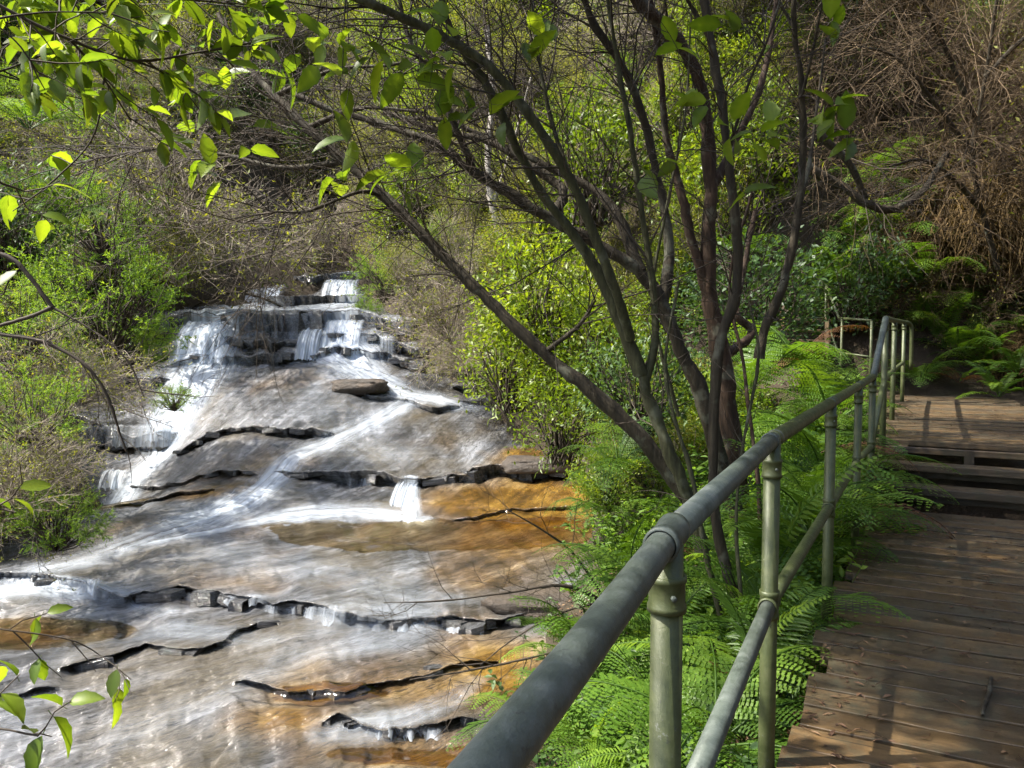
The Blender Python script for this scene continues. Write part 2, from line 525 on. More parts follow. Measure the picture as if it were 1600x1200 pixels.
def edge_fn(pts):
    pr = np.array(pts, float)
    Y = Y_of_row(pr[:, 1]); X = (pr[:, 0] - 800) / 1200 * Y
    o = np.argsort(Y)
    return lambda q: np.interp(q, Y[o], X[o])
XR = edge_fn([(600, 1500), (740, 1200), (800, 1130), (850, 1000), (905, 900), (935, 820), (915, 740), (800, 690), (745, 600), (650, 545), (600, 500), (570, 470), (565, 435), (520, 424)])
XL = edge_fn([(-700, 1500), (-500, 1200), (-150, 960), (10, 890), (120, 810), (150, 760), (90, 690), (60, 620), (180, 545), (270, 500), (300, 465), (320, 440), (400, 424)])

PATH_A = math.radians(28)
PD = np.array([math.sin(PATH_A), math.cos(PATH_A)]); PN = np.array([PD[1], -PD[0]])
E0 = np.array([.95, 2.49])
DECK_END, PLAT_START, PLAT_END = 3.92, 4.55, 9.6
DECK_W = 1.42

def ground_z(X, Y):
    """soil surface outside the stream"""
    X = np.asarray(X, float); Y = np.asarray(Y, float)
    zb = zbed(np.clip(Y, 1, 35))
    e = X - XR(Y)
    q = (X - E0[0]) * PN[0] + (Y - E0[1]) * PN[1]
    s = (X - E0[0]) * PD[0] + (Y - E0[1]) * PD[1]
    zd = np.where(s > PLAT_START, .45, np.interp(s, [DECK_END, PLAT_START], [0, .45])) - .38
    t = np.clip(e / np.maximum(e + np.maximum(-q, 0), .05), 0, 1)
    A = zb - .15 + (zd - zb + .15) * t ** .8
    A = A + np.maximum(q - DECK_W - .1, 0) * np.interp(s, [-2, 3, 6], [1.3, 1.0, .8])
    B = zb - .15 + np.clip(e, 0, 3.2) * .75
    w = sstep(Y, 9.0, 12.5)
    onplat = (q > -.15) & (q < DECK_W + .2) & (s < PLAT_END)
    R = np.where(onplat, np.minimum(A, zd), A * (1 - w) + np.maximum(B, A * .5) * w)
    Cc = .5 + 1.25 * (Y - 11.3) + .8 * np.maximum(Y - 13, 0)
    rampx = np.where(Y > 13.2, sstep(X, 1.5, 5.0), sstep(X, 4.3, 6.2))
    R = np.where(s > PLAT_END - .3, np.maximum(R, Cc * rampx + (1 - rampx) * R), R)
    l = XL(Y) - X
    Lz = zb - .15 + np.maximum(l, 0) * .42
    mid = np.where(e > 0, R, np.where(l > 0, Lz, zb - .6))
    inside = np.minimum(-e, -l)
    mid = np.where(inside > 0, zb - .6, mid)
    hill = np.maximum(Y - 21 - 3 * np.exp(-((X + 4.5) / 3) ** 2), 0) * (.60 - .16 * np.exp(-((X / np.maximum(Y, 1) + .25) / .055) ** 2))
    n = fbm(np.stack([X * .5, Y * .5], -1), 4, 3) * .18
    return mid + hill + n * np.where(inside > 0, 0, 1) * sstep(np.abs(q), .0, 3)

# soil sheet
gx = np.concatenate([np.linspace(-120, -22, 22), np.linspace(-21, 21, 300), np.linspace(22, 120, 22)])
gy = np.concatenate([np.linspace(-40, -3.2, 16), np.linspace(-3, 16, 230), np.linspace(16.2, 46, 120), np.linspace(48, 160, 30)])
XX, YY = np.meshgrid(gx, gy)
ZZ = ground_z(XX, YY)
ZZ = np.where(YY > 46, ground_z(XX, np.full_like(YY, 46.)) + (YY - 46) * .25, ZZ)
ZZ = np.where(YY < 1.0, np.where(XX < -1.2, -2.1, ZZ), ZZ)
idx = np.arange(XX.size).reshape(XX.shape)
g = Geo().add(np.stack([XX, YY, ZZ], -1), quads=np.stack([idx[:-1, :-1], idx[:-1, 1:], idx[1:, 1:], idx[1:, :-1]], -1).reshape(-1, 4))
o = link("forest_ground", g.mesh("forest_ground"), M['soil']); o["kind"] = "structure"

# ------------------------------------------------------------------ rock bed with ledges
LEDGES = [  # photo line, drop (m), decay up/down (m)
    ([(-500, 880), (-200, 900), (0, 906), (60, 912), (130, 925), (185, 940), (225, 936), (270, 929), (330, 936), (400, 943), (420, 955), (450, 950), (490, 962), (525, 978), (600, 982), (700, 979), (800, 974), (870, 969), (960, 960)], .17, 1.0),
    ([(60, 1052), (100, 1042), (165, 1026), (215, 1009), (250, 1021), (300, 1024), (345, 1012), (365, 990), (400, 978), (445, 974)], .11, .5),
    ([(-300, 1060), (-100, 1075), (20, 1090), (90, 1075)], .08, .5),
    ([(335, 1060), (400, 1070), (440, 1087), (480, 1083), (530, 1088), (570, 1066), (640, 1056), (720, 1040), (800, 1030)], .11, .45),
    ([(425, 742), (480, 750), (560, 748), (620, 754), (650, 756), (700, 748), (760, 741), (830, 743), (930, 738)], .30, 1.2),
    ([(265, 690), (330, 688), (400, 690), (440, 696), (500, 692), (530, 690)], .17, .9),
    ([(195, 722), (280, 742), (340, 740), (410, 752)], .13, .6),
    ([(180, 500), (260, 515), (310, 506), (370, 512), (430, 516), (480, 518), (520, 503), (565, 500), (600, 516), (680, 528), (780, 540)], .62, 1.6),
    ([(200, 540), (300, 535), (370, 530), (430, 536), (480, 534), (560, 528), (640, 545), (760, 556)], .26, .5),
    ([(230, 565), (370, 556), (430, 560), (480, 556), (560, 552), (640, 566), (760, 580)], .24, 1.0),
    ([(250, 455), (330, 448), (400, 446), (455, 449), (490, 444), (520, 440), (565, 436), (650, 440)], .55, 1.2),
    ([(250, 474), (360, 472), (455, 474), (560, 468), (640, 472)], .38, .6),
    ([(-100, 590), (60, 602), (150, 600), (235, 606), (275, 596)], .45, 1.0),
    ([(-100, 660), (60, 668), (120, 662), (200, 670), (270, 664), (290, 655)], .5, .8),
    ([(480, 1148), (540, 1142), (600, 1151), (700, 1141), (760, 1132)], .08, .4),
    ([(540, 632), (580, 640), (620, 634), (680, 645), (730, 640)], .12, .5),
    ([(700, 612), (760, 606), (860, 604), (900, 606)], .2, .6),
    ([(160, 770), (220, 776), (300, 772), (340, 766)], .09, .5),
    ([(690, 810), (740, 806), (800, 800), (880, 795), (950, 790)], .06, .4),
]
NC, NR = 620, 860
ca = np.linspace(-1.02, .30, NC)
ry = np.exp(np.linspace(math.log(3.0), math.log(33.0), NR))
YG = np.repeat(ry[:, None], NC, 1)
ledge_tab = []
for pts, h, dec in LEDGES:
    pr = np.array(pts, float)
    a = (pr[:, 0] - 800) / 1200
    yl = np.interp(ca, a, Y_of_row(pr[:, 1]))
    rj = np.random.default_rng(400 + len(ledge_tab))
    ymean = float(np.mean(yl))
    kn = np.cumsum(rj.uniform(.10, .75, 400)) / ymean + ca[0] - .02
    jag = np.interp(ca, kn, rj.uniform(-.13, .13, 400))
    kn2 = np.cumsum(rj.uniform(.03, .16, 1600)) / ymean + ca[0] - .02
    jag = jag + np.interp(ca, kn2, rj.uniform(-.022, .022, 1600))
    jag = jag * np.interp(ymean, [6, 14, 20], [.7, 1.0, 1.2])
    yl = yl + jag
    span = (a[-1] - a[0])
    fade = sstep(ca, a[0], a[0] + .12 * span) * (1 - sstep(ca, a[-1] - .12 * span, a[-1]))
    hv = .74 * h * fade * (.95 + .45 * np.interp(ca, kn, rj.uniform(-1, 1, 400)))
    ledge_tab.append((yl, np.maximum(hv, 0), dec))
# snap rows to ledges: lower row goes under the lip
kind_low = np.zeros((NR, NC), int)
for li, (yl, hv, dec) in enumerate(ledge_tab):
    k = np.clip(np.searchsorted(ry, yl) - 1, 1, NR - 3)
    for c_ in np.where(hv > .02)[0]:
        YG[k[c_], c_] = yl[c_] - .002
        YG[k[c_] + 1, c_] = yl[c_] + .004
XG = ca[None, :] * YG
ZG = zbed(YG)
# broad forms: central hump, left chute, pools
def blob(px, row, rx, ryy, amp):
    global ZG
    Yc = float(Y_of_row(row)); Xc = (px - 800) / 1200 * Yc
    d2 = ((XG - Xc) / rx) ** 2 + ((YG - Yc) / ryy) ** 2
    ZG = ZG + amp * np.exp(-d2)
blob(430, 640, 2.2, 2.6, .42)
blob(210, 690, 1.6, 2.2, -.55)
blob(170, 745, 1.2, 1.0, -.25)
blob(60, 640, 2.2, 1.5, .25)
blob(640, 830, 2.4, .9, -.09)
blob(60, 985, 1.3, .55, -.10)
blob(500, 1078, .55, .25, -.07)
blob(620, 1175, .9, .3, -.07)
blob(700, 1010, 1.0, .5, -.06)
blob(300, 870, 2.0, .9, .04)
under = np.zeros_like(ZG)
alg_shade = np.zeros_like(ZG)
for yl, hv, dec in ledge_tab:
    t = YG - yl[None, :]
    lo = np.clip(1 + t / dec, 0, 1) * (t < 0)
    hi = np.clip(1 - t / dec, 0, 1) * (t >= 0)
    ZG = ZG + hv[None, :] * .5 * (hi - lo)
    # rounded lip and undercut foot
    foot = (t < 0) & (t > -.16)
    under += np.where(foot, (hv[None, :] > .03) * (t + .16) * np.minimum(hv[None, :] * 2.6, .40) / .16, 0)
    alg_shade = np.maximum(alg_shade, np.exp(-(np.minimum(t, 0) / .10) ** 2) * (t < .02) * np.clip(hv[None, :] * 8, 0, 1))  # undercut shade painted dark into the rock at each ledge foot
xy = np.stack([XG, YG], -1)
rough_n = fbm(xy * np.array([1.1, .7]), 5, 31)
str_n = fbm(xy @ np.array([[math.cos(.35), -math.sin(.35)], [math.sin(.35), math.cos(.35)]]) * np.array([5.5, 1.1]), 4, 41)
ter = fbm(xy * .55, 3, 77) * 2.2
terr = (ter - np.floor(ter)); terr = np.floor(ter) + sstep(terr, .0, .18)
ter2 = fbm(xy * np.array([1.5, 1.9]), 4, 177) * 2.6
terr2 = np.floor(ter2) + sstep(ter2 - np.floor(ter2), 0, .12)
ZG = ZG + rough_n * .026 + str_n * .012 + (terr - ter) * .016 + (terr2 - ter2) * .005 + fbm(xy * np.array([9., 6.]), 3, 61) * .004
YG2 = YG + under
# stains, algal dark patches and shade painted into the ledge undercuts
pxg, rowg, _ = project(np.stack([XG, YG, ZG], -1))
def spot(px, row, rx, rr, s=1.0):
    """patch on the rock, centred where the photo shows it, measured in metres"""
    Yc = float(Y_of_row(row)); Xc = (px - 800) / 1200 * Yc
    Rx = rx / 1200 * Yc; Ry = abs(float(Y_of_row(row - rr) - Y_of_row(row + rr))) / 2
    return s * np.exp(-(((XG - Xc) / Rx) ** 2 + ((YG - Yc) / Ry) ** 2))
sn = fbm(xy * np.array([1.6, 1.0]), 4, 91)
stain = spot(850, 775, 150, 40, 1.5) + spot(800, 840, 130, 40, .8) + spot(760, 790, 110, 18, .7) + spot(860, 715, 80, 14, 1.3) + spot(330, 770, 60, 12, .9) \
    + spot(360, 735, 120, 20, .45) + spot(760, 1020, 120, 40, .8) + spot(430, 1130, 95, 34, 1.0) + spot(660, 1180, 190, 34, 1.0) + spot(760, 1090, 120, 40, .8) + spot(500, 1078, 70, 14, .9) + spot(60, 985, 140, 22, .7) \
    + spot(370, 920, 160, 16, .35) + spot(250, 830, 150, 22, .5) + spot(420, 610, 120, 30, .35) + spot(750, 900, 120, 30, .5) + spot(600, 1060, 200, 50, .4)
stain = np.clip((stain + sn * .28 - .12) * 1.15, 0, 1)
algae_shade = np.clip(alg_shade * .9 + spot(120, 640, 160, 70, .9) + spot(150, 730, 110, 40, .7) + spot(720, 690, 150, 30, .6) + spot(640, 560, 120, 30, .5) + spot(850, 955, 120, 16, 1.0) + spot(450, 540, 260, 26, .75) + spot(480, 462, 120, 14, .6) + spot(0, 1080, 150, 60, .4) + sn * .2 - .1, 0, 1)
idx = np.arange(NR * NC).reshape(NR, NC)
g = Geo().add(np.stack([ca[None, :] * YG2, YG2, ZG], -1), quads=np.stack([idx[:-1, :-1], idx[:-1, 1:], idx[1:, 1:], idx[1:, :-1]], -1).reshape(-1, 4))
o = link("stream_bed", g.mesh("stream_bed", attrs={"stain": stain, "algae_shade": algae_shade}), M['rock']); o["kind"] = "structure"

BED = o
def block_mesh(seed):
    """broken bedding block, unit width, chamfered and skewed"""
    r = np.random.default_rng(seed)
    k = r.integers(5, 8)
    th = np.sort(r.uniform(0, 2 * np.pi, k) * .35 + np.arange(k) / k * 2 * np.pi * .65)
    ring = np.stack([np.cos(th) * .5, np.sin(th) * .38], -1) * r.uniform(.8, 1.1, (k, 1))
    lev = [(-.5, .92), (-.42, 1.0), (.40, .97), (.5, .88)]
    v = np.concatenate([np.column_stack([ring * s_, np.full(k, z_) + r.normal(size=k) * .05]) for z_, s_ in lev] + [np.array([[0, 0, .5], [0, 0, -.5]])])
    q = np.concatenate([np.stack([np.arange(k) + a_ * k, (np.arange(k) + 1) % k + a_ * k, (np.arange(k) + 1) % k + (a_ + 1) * k, np.arange(k) + (a_ + 1) * k], -1) for a_ in range(3)])
    t = [[3 * k + i, 3 * k + (i + 1) % k, 4 * k] for i in range(k)] + [[(i + 1) % k, i, 4 * k + 1] for i in range(k)]
    return Geo().add(v, quads=q, tris=t).mesh("stone", smooth=False, attrs={"stain": np.zeros(len(v)), "algae_shade": np.full(len(v), .75)})
BLK = [block_mesh(700 + i) for i in range(8)]
rb = np.random.default_rng(12)
for li, cnt, wr in ((0, 26, (.2, .75)), (1, 8, (.15, .45)), (3, 8, (.12, .4)), (4, 15, (.3, .95)), (5, 10, (.15, .45)), (6, 8, (.15, .4)), (7, 16, (.4, 1.1)), (8, 14, (.4, 1.0)), (9, 14, (.4, 1.0)), (10, 8, (.4, .9)), (12, 8, (.3, .8)), (13, 10, (.3, .8)), (14, 8, (.08, .22))):
    yl, hv, dec = ledge_tab[li]
    okc = np.where((hv > .04) & (ca > -.95) & (ca < .12))[0]
    for c_ in rb.choice(okc, min(cnt, len(okc)), replace=False):
        w = rb.uniform(*wr); h_ = float(hv[c_])
        i_ = int(np.clip(np.searchsorted(ry, yl[c_]) + 2, 0, NR - 1))
        b_ = link("stone", BLK[rb.integers(8)], M['rock'], BED)
        b_.location = (ca[c_] * yl[c_], yl[c_] + w * .12, ZG[i_, c_] - h_ * rb.uniform(.5, .75))
        b_.scale = (w, w * .7, h_ * rb.uniform(.6, 1.05))
        b_.rotation_euler = (rb.normal() * .08, rb.normal() * .08, rb.normal() * .3)

def bed_at(px, row):
    """point on the rock for a photo pixel column / profile row"""
    Y = float(Y_of_row(row)); a = (px - 800) / 1200
    i = int(np.clip(np.searchsorted(ry, Y), 1, NR - 1)); j = int(np.clip(round((a - ca[0]) / (ca[1] - ca[0])), 0, NC - 1))
    return np.array([a * Y, Y, ZG[i, j]])

# ------------------------------------------------------------------ silky film of water over the rock
FLOWS = [  # photo line with width (px) and strength
    ([(332, 498, 76, .7), (326, 540, 70, 1.0), (314, 570, 90, 1.1), (298, 610, 80, 1.1), (268, 650, 58, 1.0), (235, 690, 44, 1.0), (200, 715, 36, 1.0), (180, 740, 38, 1.0), (165, 770, 50, .4)], 1.1),
    ([(305, 620, 10, .9), (270, 668, 9, 1.0), (230, 700, 10, 1.0), (185, 735, 14, 1.0)], 1.2),
    ([(540, 556, 80, .9), (560, 585, 70, .9), (600, 610, 50, .8), (640, 628, 40, .7), (690, 632, 40, .7), (740, 640, 30, .3)], 1.0),
    ([(640, 636, 30, .5), (590, 665, 40, .5), (520, 700, 40, .55), (460, 725, 40, .7), (430, 750, 46, .85), (400, 775, 60, .9), (350, 800, 80, .85), (280, 825, 90, .7), (200, 850, 90, .42), (130, 880, 80, .25), (60, 905, 70, .5)], 1.0),
    ([(660, 812, 30, .9), (560, 800, 60, .55), (460, 806, 50, .8), (380, 820, 30, .9), (300, 838, 24, .9), (220, 856, 22, .6)], .9),
    ([(640, 756, 20, .9), (640, 790, 22, .95), (638, 812, 34, .9)], 1.0),
    ([(540, 440, 30, .7), (545, 470, 36, .7), (500, 482, 70, .5), (420, 490, 120, .4), (340, 500, 60, .5)], .9),
    ([(395, 450, 90, .8), (395, 482, 100, .8), (460, 492, 90, .6), (540, 500, 60, .6)], .9),
    ([(560, 540, 90, .4), (480, 562, 60, .4)], .7),
    ([(-40, 930, 90, .9), (60, 925, 50, .9), (150, 932, 40, .45), (250, 950, 40, .2)], 1.0),
    ([(700, 945, 60, .22), (600, 930, 120, .2), (480, 900, 160, .16), (330, 880, 160, .16)], .9),
    ([(540, 965, 120, .3), (640, 972, 120, .3)], .8),
    ([(600, 1000, 60, .25), (540, 1010, 90, .25), (450, 1030, 100, .18), (330, 1090, 120, .14), (200, 1150, 140, .16)], .8),
    ([(400, 1000, 60, .3), (250, 985, 90, .3), (150, 1000, 80, .2)], .7),
    ([(740, 1060, 40, .3), (690, 1110, 60, .35), (600, 1140, 60, .5), (500, 1155, 60, .3)], .8),
    ([(560, 660, 140, .14), (480, 640, 120, .1), (600, 720, 120, .2)], .8),
    ([(120, 1000, 60, .2), (60, 1060, 80, .12), (0, 1130, 100, .15)], .8),
]
veil = np.zeros((NR, NC)); fu = np.zeros((NR, NC)); fv = np.zeros((NR, NC))
for pts, gain in FLOWS:
    pr = np.array(pts, float)
    sm = spline(pr, 10 * len(pr))
    Yc = Y_of_row(sm[:, 1]); Xc = (sm[:, 0] - 800) / 1200 * Yc
    Wd = sm[:, 2] / 1200 * Yc * .62
    S = np.concatenate([[0], np.cumsum(np.hypot(np.diff(Xc), np.diff(Yc)))])
    best = np.full((NR, NC), 1e9); kb = np.zeros((NR, NC), int)
    # anisotropy: width shrinks along view depth
    for k in range(len(sm)):
        d = np.hypot(XG - Xc[k], YG - Yc[k])
        mk = d < best; best = np.where(mk, d, best); kb = np.where(mk, k, kb)
    r_ = best / Wd[kb]
    s_ = np.exp(-r_ ** 2 * 1.4) * np.clip(sm[:, 3], 0, 1.2)[kb] * gain
    tx = np.gradient(Xc); ty = np.gradient(Yc); tl_ = np.hypot(tx, ty); tx /= tl_; ty /= tl_
    u_ = (XG - Xc[kb]) * ty[kb] - (YG - Yc[kb]) * tx[kb]
    v_ = S[kb] + (XG - Xc[kb]) * tx[kb] + (YG - Yc[kb]) * ty[kb]
    mk = s_ > veil
    veil = np.where(mk, s_, veil); fu = np.where(mk, u_, fu); fv = np.where(mk, v_, fv)
veil = np.clip(veil, 0, 1)
keep = veil > .05
zw = ZG.copy()
for _ in range(3):   # water rounds off the relief
    zw[1:-1, 1:-1] = (zw[1:-1, 1:-1] * 2 + zw[:-2, 1:-1] + zw[2:, 1:-1] + zw[1:-1, :-2] + zw[1:-1, 2:]) / 6
zw = np.maximum(zw, ZG) + .012 + .02 * veil
fq = (keep[:-1, :-1] & keep[:-1, 1:] & keep[1:, 1:] & keep[1:, :-1])
q = np.stack([idx[:-1, :-1], idx[:-1, 1:], idx[1:, 1:], idx[1:, :-1]], -1)[fq]
used = np.unique(q); remap = np.zeros(NR * NC, int); remap[used] = np.arange(len(used))
Yw = YG + under * .3
vv = np.stack([ca[None, :] * Yw, Yw, zw], -1).reshape(-1, 3)[used]
vl = np.clip((veil - .05) / .95, 0, 1).ravel()[used]
g = Geo().add(vv, quads=remap[q])
o = link("stream_water", g.mesh("stream_water", attrs={"veil": vl, "fu": fu.ravel()[used], "fv": fv.ravel()[used]}), M['veil']); o["kind"] = "structure"

# falling curtains
def curtain(px0, px1, row_top, row_bot, dens, seed, out_=.18, n=40, label=None):
    r = np.random.default_rng(seed)
    pxs = np.linspace(px0, px1, n)
    Yt = np.interp(pxs, [px0, px1], [float(Y_of_row(row_top)), float(Y_of_row(row_top))])
    # snap to nearest ledge lip
    aa = (pxs - 800) / 1200
    best = None
    for yl, hv, dec in ledge_tab:
        yy = np.interp(aa, ca, yl); hh = np.interp(aa, ca, hv)
        d = np.abs(yy - Yt).mean()
        if hh.mean() > .03 and (best is None or d < best[0]): best = (d, yy)
    if best is not None and best[0] < 1.2: Yt = best[1]
    m_ = 16
    tt = np.linspace(0, 1, m_)[:, None]
    ztop = P(pxs, row_top, Yt)[:, 2] + r.normal(size=n) * .012 + .01
    zbot = P(pxs, row_bot, Yt - out_ * 1.3)[:, 2] + r.normal(size=n) * .02
    wob = fbm(np.stack([pxs / 9, pxs * 0 + seed], -1), 2, seed) * .05
    Yc = Yt[None, :] + .06 - (out_ + wob[None, :]) * np.sqrt(tt) * 1.3
    Zc = ztop[None, :] + (zbot - ztop)[None, :] * tt ** 1.25
    X = aa[None, :] * Yt[None, :] * np.ones_like(tt) + wob[None, :] * .2
    g = Geo(); ix = np.arange(m_ * n).reshape(m_, n)
    g.add(np.stack([X, Yc, Zc], -1), quads=np.stack([ix[:-1, :-1], ix[:-1, 1:], ix[1:, 1:], ix[1:, :-1]], -1).reshape(-1, 4))
    ed = sstep(np.linspace(0, 1, n), 0, .12) * (1 - sstep(np.linspace(0, 1, n), .88, 1))
    lump = .75 + .5 * fbm(np.stack([pxs / 14, pxs * 0 + seed * 2.3], -1), 3, seed + 4)
    vl = dens * ed[None, :] * np.clip(lump, .15, 1.3)[None, :] * (.55 + .45 * tt) * sstep(tt, 0, .08)
    o = link("waterfall", g.mesh("waterfall", attrs={"veil": np.clip(vl, 0, 1), "fu": X.ravel() * 1.0, "fv": np.repeat(tt, n, 1).ravel() * .5}), M['fall'])
    o["kind"] = "structure"
    return o
curtain(286, 374, 507, 568, 1.0, 1, .85)
curtain(292, 362, 502, 540, .9, 2, .5)
curtain(474, 522, 514, 562, .8, 3, .75)
curtain(514, 574, 500, 568, 1.0, 4, .85)
curtain(380, 478, 518, 540, .28, 5, .12)
curtain(560, 620, 525, 566, .3, 6, .15)
curtain(512, 568, 437, 474, 1.0, 7, .9)
curtain(332, 460, 446, 482, .95, 8, 1.1)
curtain(618, 654, 754, 810, 1.0, 9, 1.0)
curtain(540, 580, 748, 770, .3, 10, .1)
curtain(120, 286, 664, 700, .35, 11, .2)
curtain(225, 300, 650, 690, .6, 12, .2)
curtain(40, 150, 908, 936, .9, 13, .12)
curtain(-80, 60, 905, 938, .8, 14, .12)
curtain(240, 420, 932, 946, .28, 15, .06)
curtain(400, 540, 950, 978, .4, 16, .08)
curtain(540, 760, 976, 992, .4, 17, .08)
curtain(560, 700, 1142, 1156, .4, 18, .05)
curtain(155, 200, 735, 765, .8, 19, .2)

# pools: smooth tea-coloured water lying in the hollows of the rock
zp = ZG.copy()
for _ in range(14):
    zp[1:-1, 1:-1] = (zp[1:-1, 1:-1] + zp[:-2, 1:-1] + zp[2:, 1:-1] + zp[1:-1, :-2] + zp[1:-1, 2:]) / 5
def pool(px, row, rx, rr, dz):
    m_ = spot(px, row, rx, rr, 1.0) + fbm(xy * 1.3, 3, 17) * .12
    k = m_ > .28
    fq = (k[:-1, :-1] & k[:-1, 1:] & k[1:, 1:] & k[1:, :-1])
    q = np.stack([idx[:-1, :-1], idx[:-1, 1:], idx[1:, 1:], idx[1:, :-1]], -1)[fq]
    used = np.unique(q); remap = np.zeros(NR * NC, int); remap[used] = np.arange(len(used))
    z_ = zp + dz * np.clip((m_ - .28) / .25, -.5, 1)
    v_ = np.stack([XG, YG, z_], -1).reshape(-1, 3)[used]
    o = link("pool_water", Geo().add(v_, quads=remap[q]).mesh("pool_water"), M['pool']); o["kind"] = "structure"
pool(700, 832, 270, 24, .03)
pool(40, 985, 170, 26, .035)
pool(500, 1080, 85, 16, .03)
pool(630, 1180, 120, 16, .02)
pool(165, 765, 70, 18, .05)

# ------------------------------------------------------------------ boardwalk
def path_pt(s, q, z): return Vector((E0[0] + PD[0] * s + PN[0] * q, E0[1] + PD[1] * s + PN[1] * q, z))

def plank_mesh(seed, L, W, T):
    """one board, x along its length from 0, chamfered, slightly uneven"""
    r = np.random.default_rng(seed)
    n = 14
    xs = np.linspace(0, L, n)
    c = .0025
    sec = np.array([[-W / 2, -T], [-W / 2, -c], [-W / 2 + c, 0], [0, .0003], [W / 2 - c, 0], [W / 2, -c], [W / 2, -T]])
    sag = np.cumsum(r.normal(size=n)) * .0012
    wob = r.normal(size=(n, 2)) * .0022
    v = np.zeros((n, 7, 3))
    v[:, :, 0] = xs[:, None]; v[:, :, 1] = sec[None, :, 0]; v[:, :, 2] = sec[None, :, 1] + sag[:, None]
    v[:, :3, 1] += wob[:, :1]; v[:, 4:, 1] += wob[:, 1:]
    v[0, :, 0] += r.normal() * .01
    ix = np.arange(n * 7).reshape(n, 7)
    a = ix[:-1]; b = ix[1:]; rl = np.roll(np.arange(7), -1)
    q = np.stack([a, a[:, rl], b[:, rl], b], -1).reshape(-1, 4)
    g = Geo().add(v.reshape(-1, 3), quads=q, tris=[[0, i + 1, i] for i in range(1, 6)] + [[ix[-1, 0], ix[-1, i], ix[-1, i + 1]] for i in range(1, 6)])
    return g.mesh("plank", smooth=False)

rp = random.Random(5)
PITCHW = .158
PMESH = [plank_mesh(50 + i, DECK_W, PITCHW - .014, .04) for i in range(6)]
ang = math.atan2(PN[1], PN[0])
deck = thing("boardwalk", "brown timber boardwalk of cross planks beside the pipe handrail", "boardwalk", path_pt(0, 0, 0))
plat = thing("platform", "sunlit timber landing at the top of the short open steps", "platform", path_pt(PLAT_START, 0, .45))
inv = {}
def child(name, me, mat, parent, loc, rot=(0, 0, 0)):
    o = link(name, me, mat, parent)
    o.location = Vector(loc) - parent.location
    o.rotation_euler = rot
    return o
s = -3.4
while s < DECK_END:
    child("plank", PMESH[rp.randrange(6)], M['timber'], deck, path_pt(s, rp.uniform(-.04, .03), rp.uniform(-.004, .004)),
          (rp.uniform(-.012, .012), rp.uniform(-.004, .004), ang + rp.uniform(-.006, .006) + .03))
    s += PITCHW + rp.uniform(-.002, .005)
s = PLAT_START + .08
while s < PLAT_END:
    child("plank", PMESH[rp.randrange(6)], M['timber'], plat, path_pt(s, rp.uniform(-.05, .03), .45 + (s - PLAT_START) * .012 + rp.uniform(-.006, .006)),
          (rp.uniform(-.02, .02), rp.uniform(-.004, .004), ang + rp.uniform(-.01, .01)))
    s += PITCHW + rp.uniform(-.002, .008)

def box_geo(g, L, W, H, bev=.006):
    x, y, z = L / 2, W / 2, H / 2
    b = bev
    sec = np.array([[-y + b, -z], [y - b, -z], [y, -z + b], [y, z - b], [y - b, z], [-y + b, z], [-y, z - b], [-y, -z + b]])
    v = np.zeros((2, 8, 3)); v[0, :, 0] = -x; v[1, :, 0] = x; v[:, :, 1] = sec[:, 0]; v[:, :, 2] = sec[:, 1]
    ix = np.arange(16).reshape(2, 8); rl = np.roll(np.arange(8), -1)
    q = np.stack([ix[0], ix[0][rl], ix[1][rl], ix[1]], -1)
    t = [[0, i + 1, i] for i in range(1, 7)] + [[8, 8 + i, 8 + i + 1] for i in range(1, 7)]
    return g.add(v.reshape(-1, 3), quads=q, tris=t)

def beam(parent, name, p0, p1, W, H, mat):
    p0, p1 = Vector(p0), Vector(p1)
    d = p1 - p0
    g = box_geo(Geo(), d.length, W, H)
    o = link(name, g.mesh(name, smooth=False), mat, parent)
    o.location = (p0 + p1) / 2 - parent.location
    rz = math.atan2(d.y, d.x); rr = -math.asin(d.z / d.length)
    o.rotation_euler = Euler((0, rr, rz), 'XYZ')
    return o
for qq in (.12, .7, 1.3):
    beam(deck, "joist", path_pt(-3.4, qq, -.12), path_pt(DECK_END, qq, -.12), .07, .14, M['timber'])
    beam(plat, "joist", path_pt(PLAT_START - .02, qq, .33), path_pt(PLAT_END, qq, .39), .07, .14, M['timber'])
beam(plat, "fascia_board", path_pt(PLAT_START + .0, -.03, .375), path_pt(PLAT_START + .0, DECK_W, .375), .035, .055, M['timber'])
# open steps up to the landing
steps = thing("timber_steps", "dark open timber steps between the boardwalk and the landing", "steps", path_pt(DECK_END, 0, 0))
child("tread", plank_mesh(91, DECK_W + .05, .25, .05), M['timber'], steps, path_pt(DECK_END + .22, -.03, .15), (0, 0, ang))
child("tread", plank_mesh(92, DECK_W + .05, .20, .05), M['timber'], steps, path_pt(DECK_END + .46, -.03, .30), (0, 0, ang))
for qq in (.06, 1.36):
    beam(steps, "stringer", path_pt(DECK_END + .02, qq, -.08), path_pt(PLAT_START, qq, .30), .06, .12, M['timber'])
for zz, so in ((.045, .30), (.20, .54)):
    beam(steps, "rear_board", path_pt(DECK_END + so, .0, zz), path_pt(DECK_END + so, DECK_W, zz), .03, .07, M['timber'])

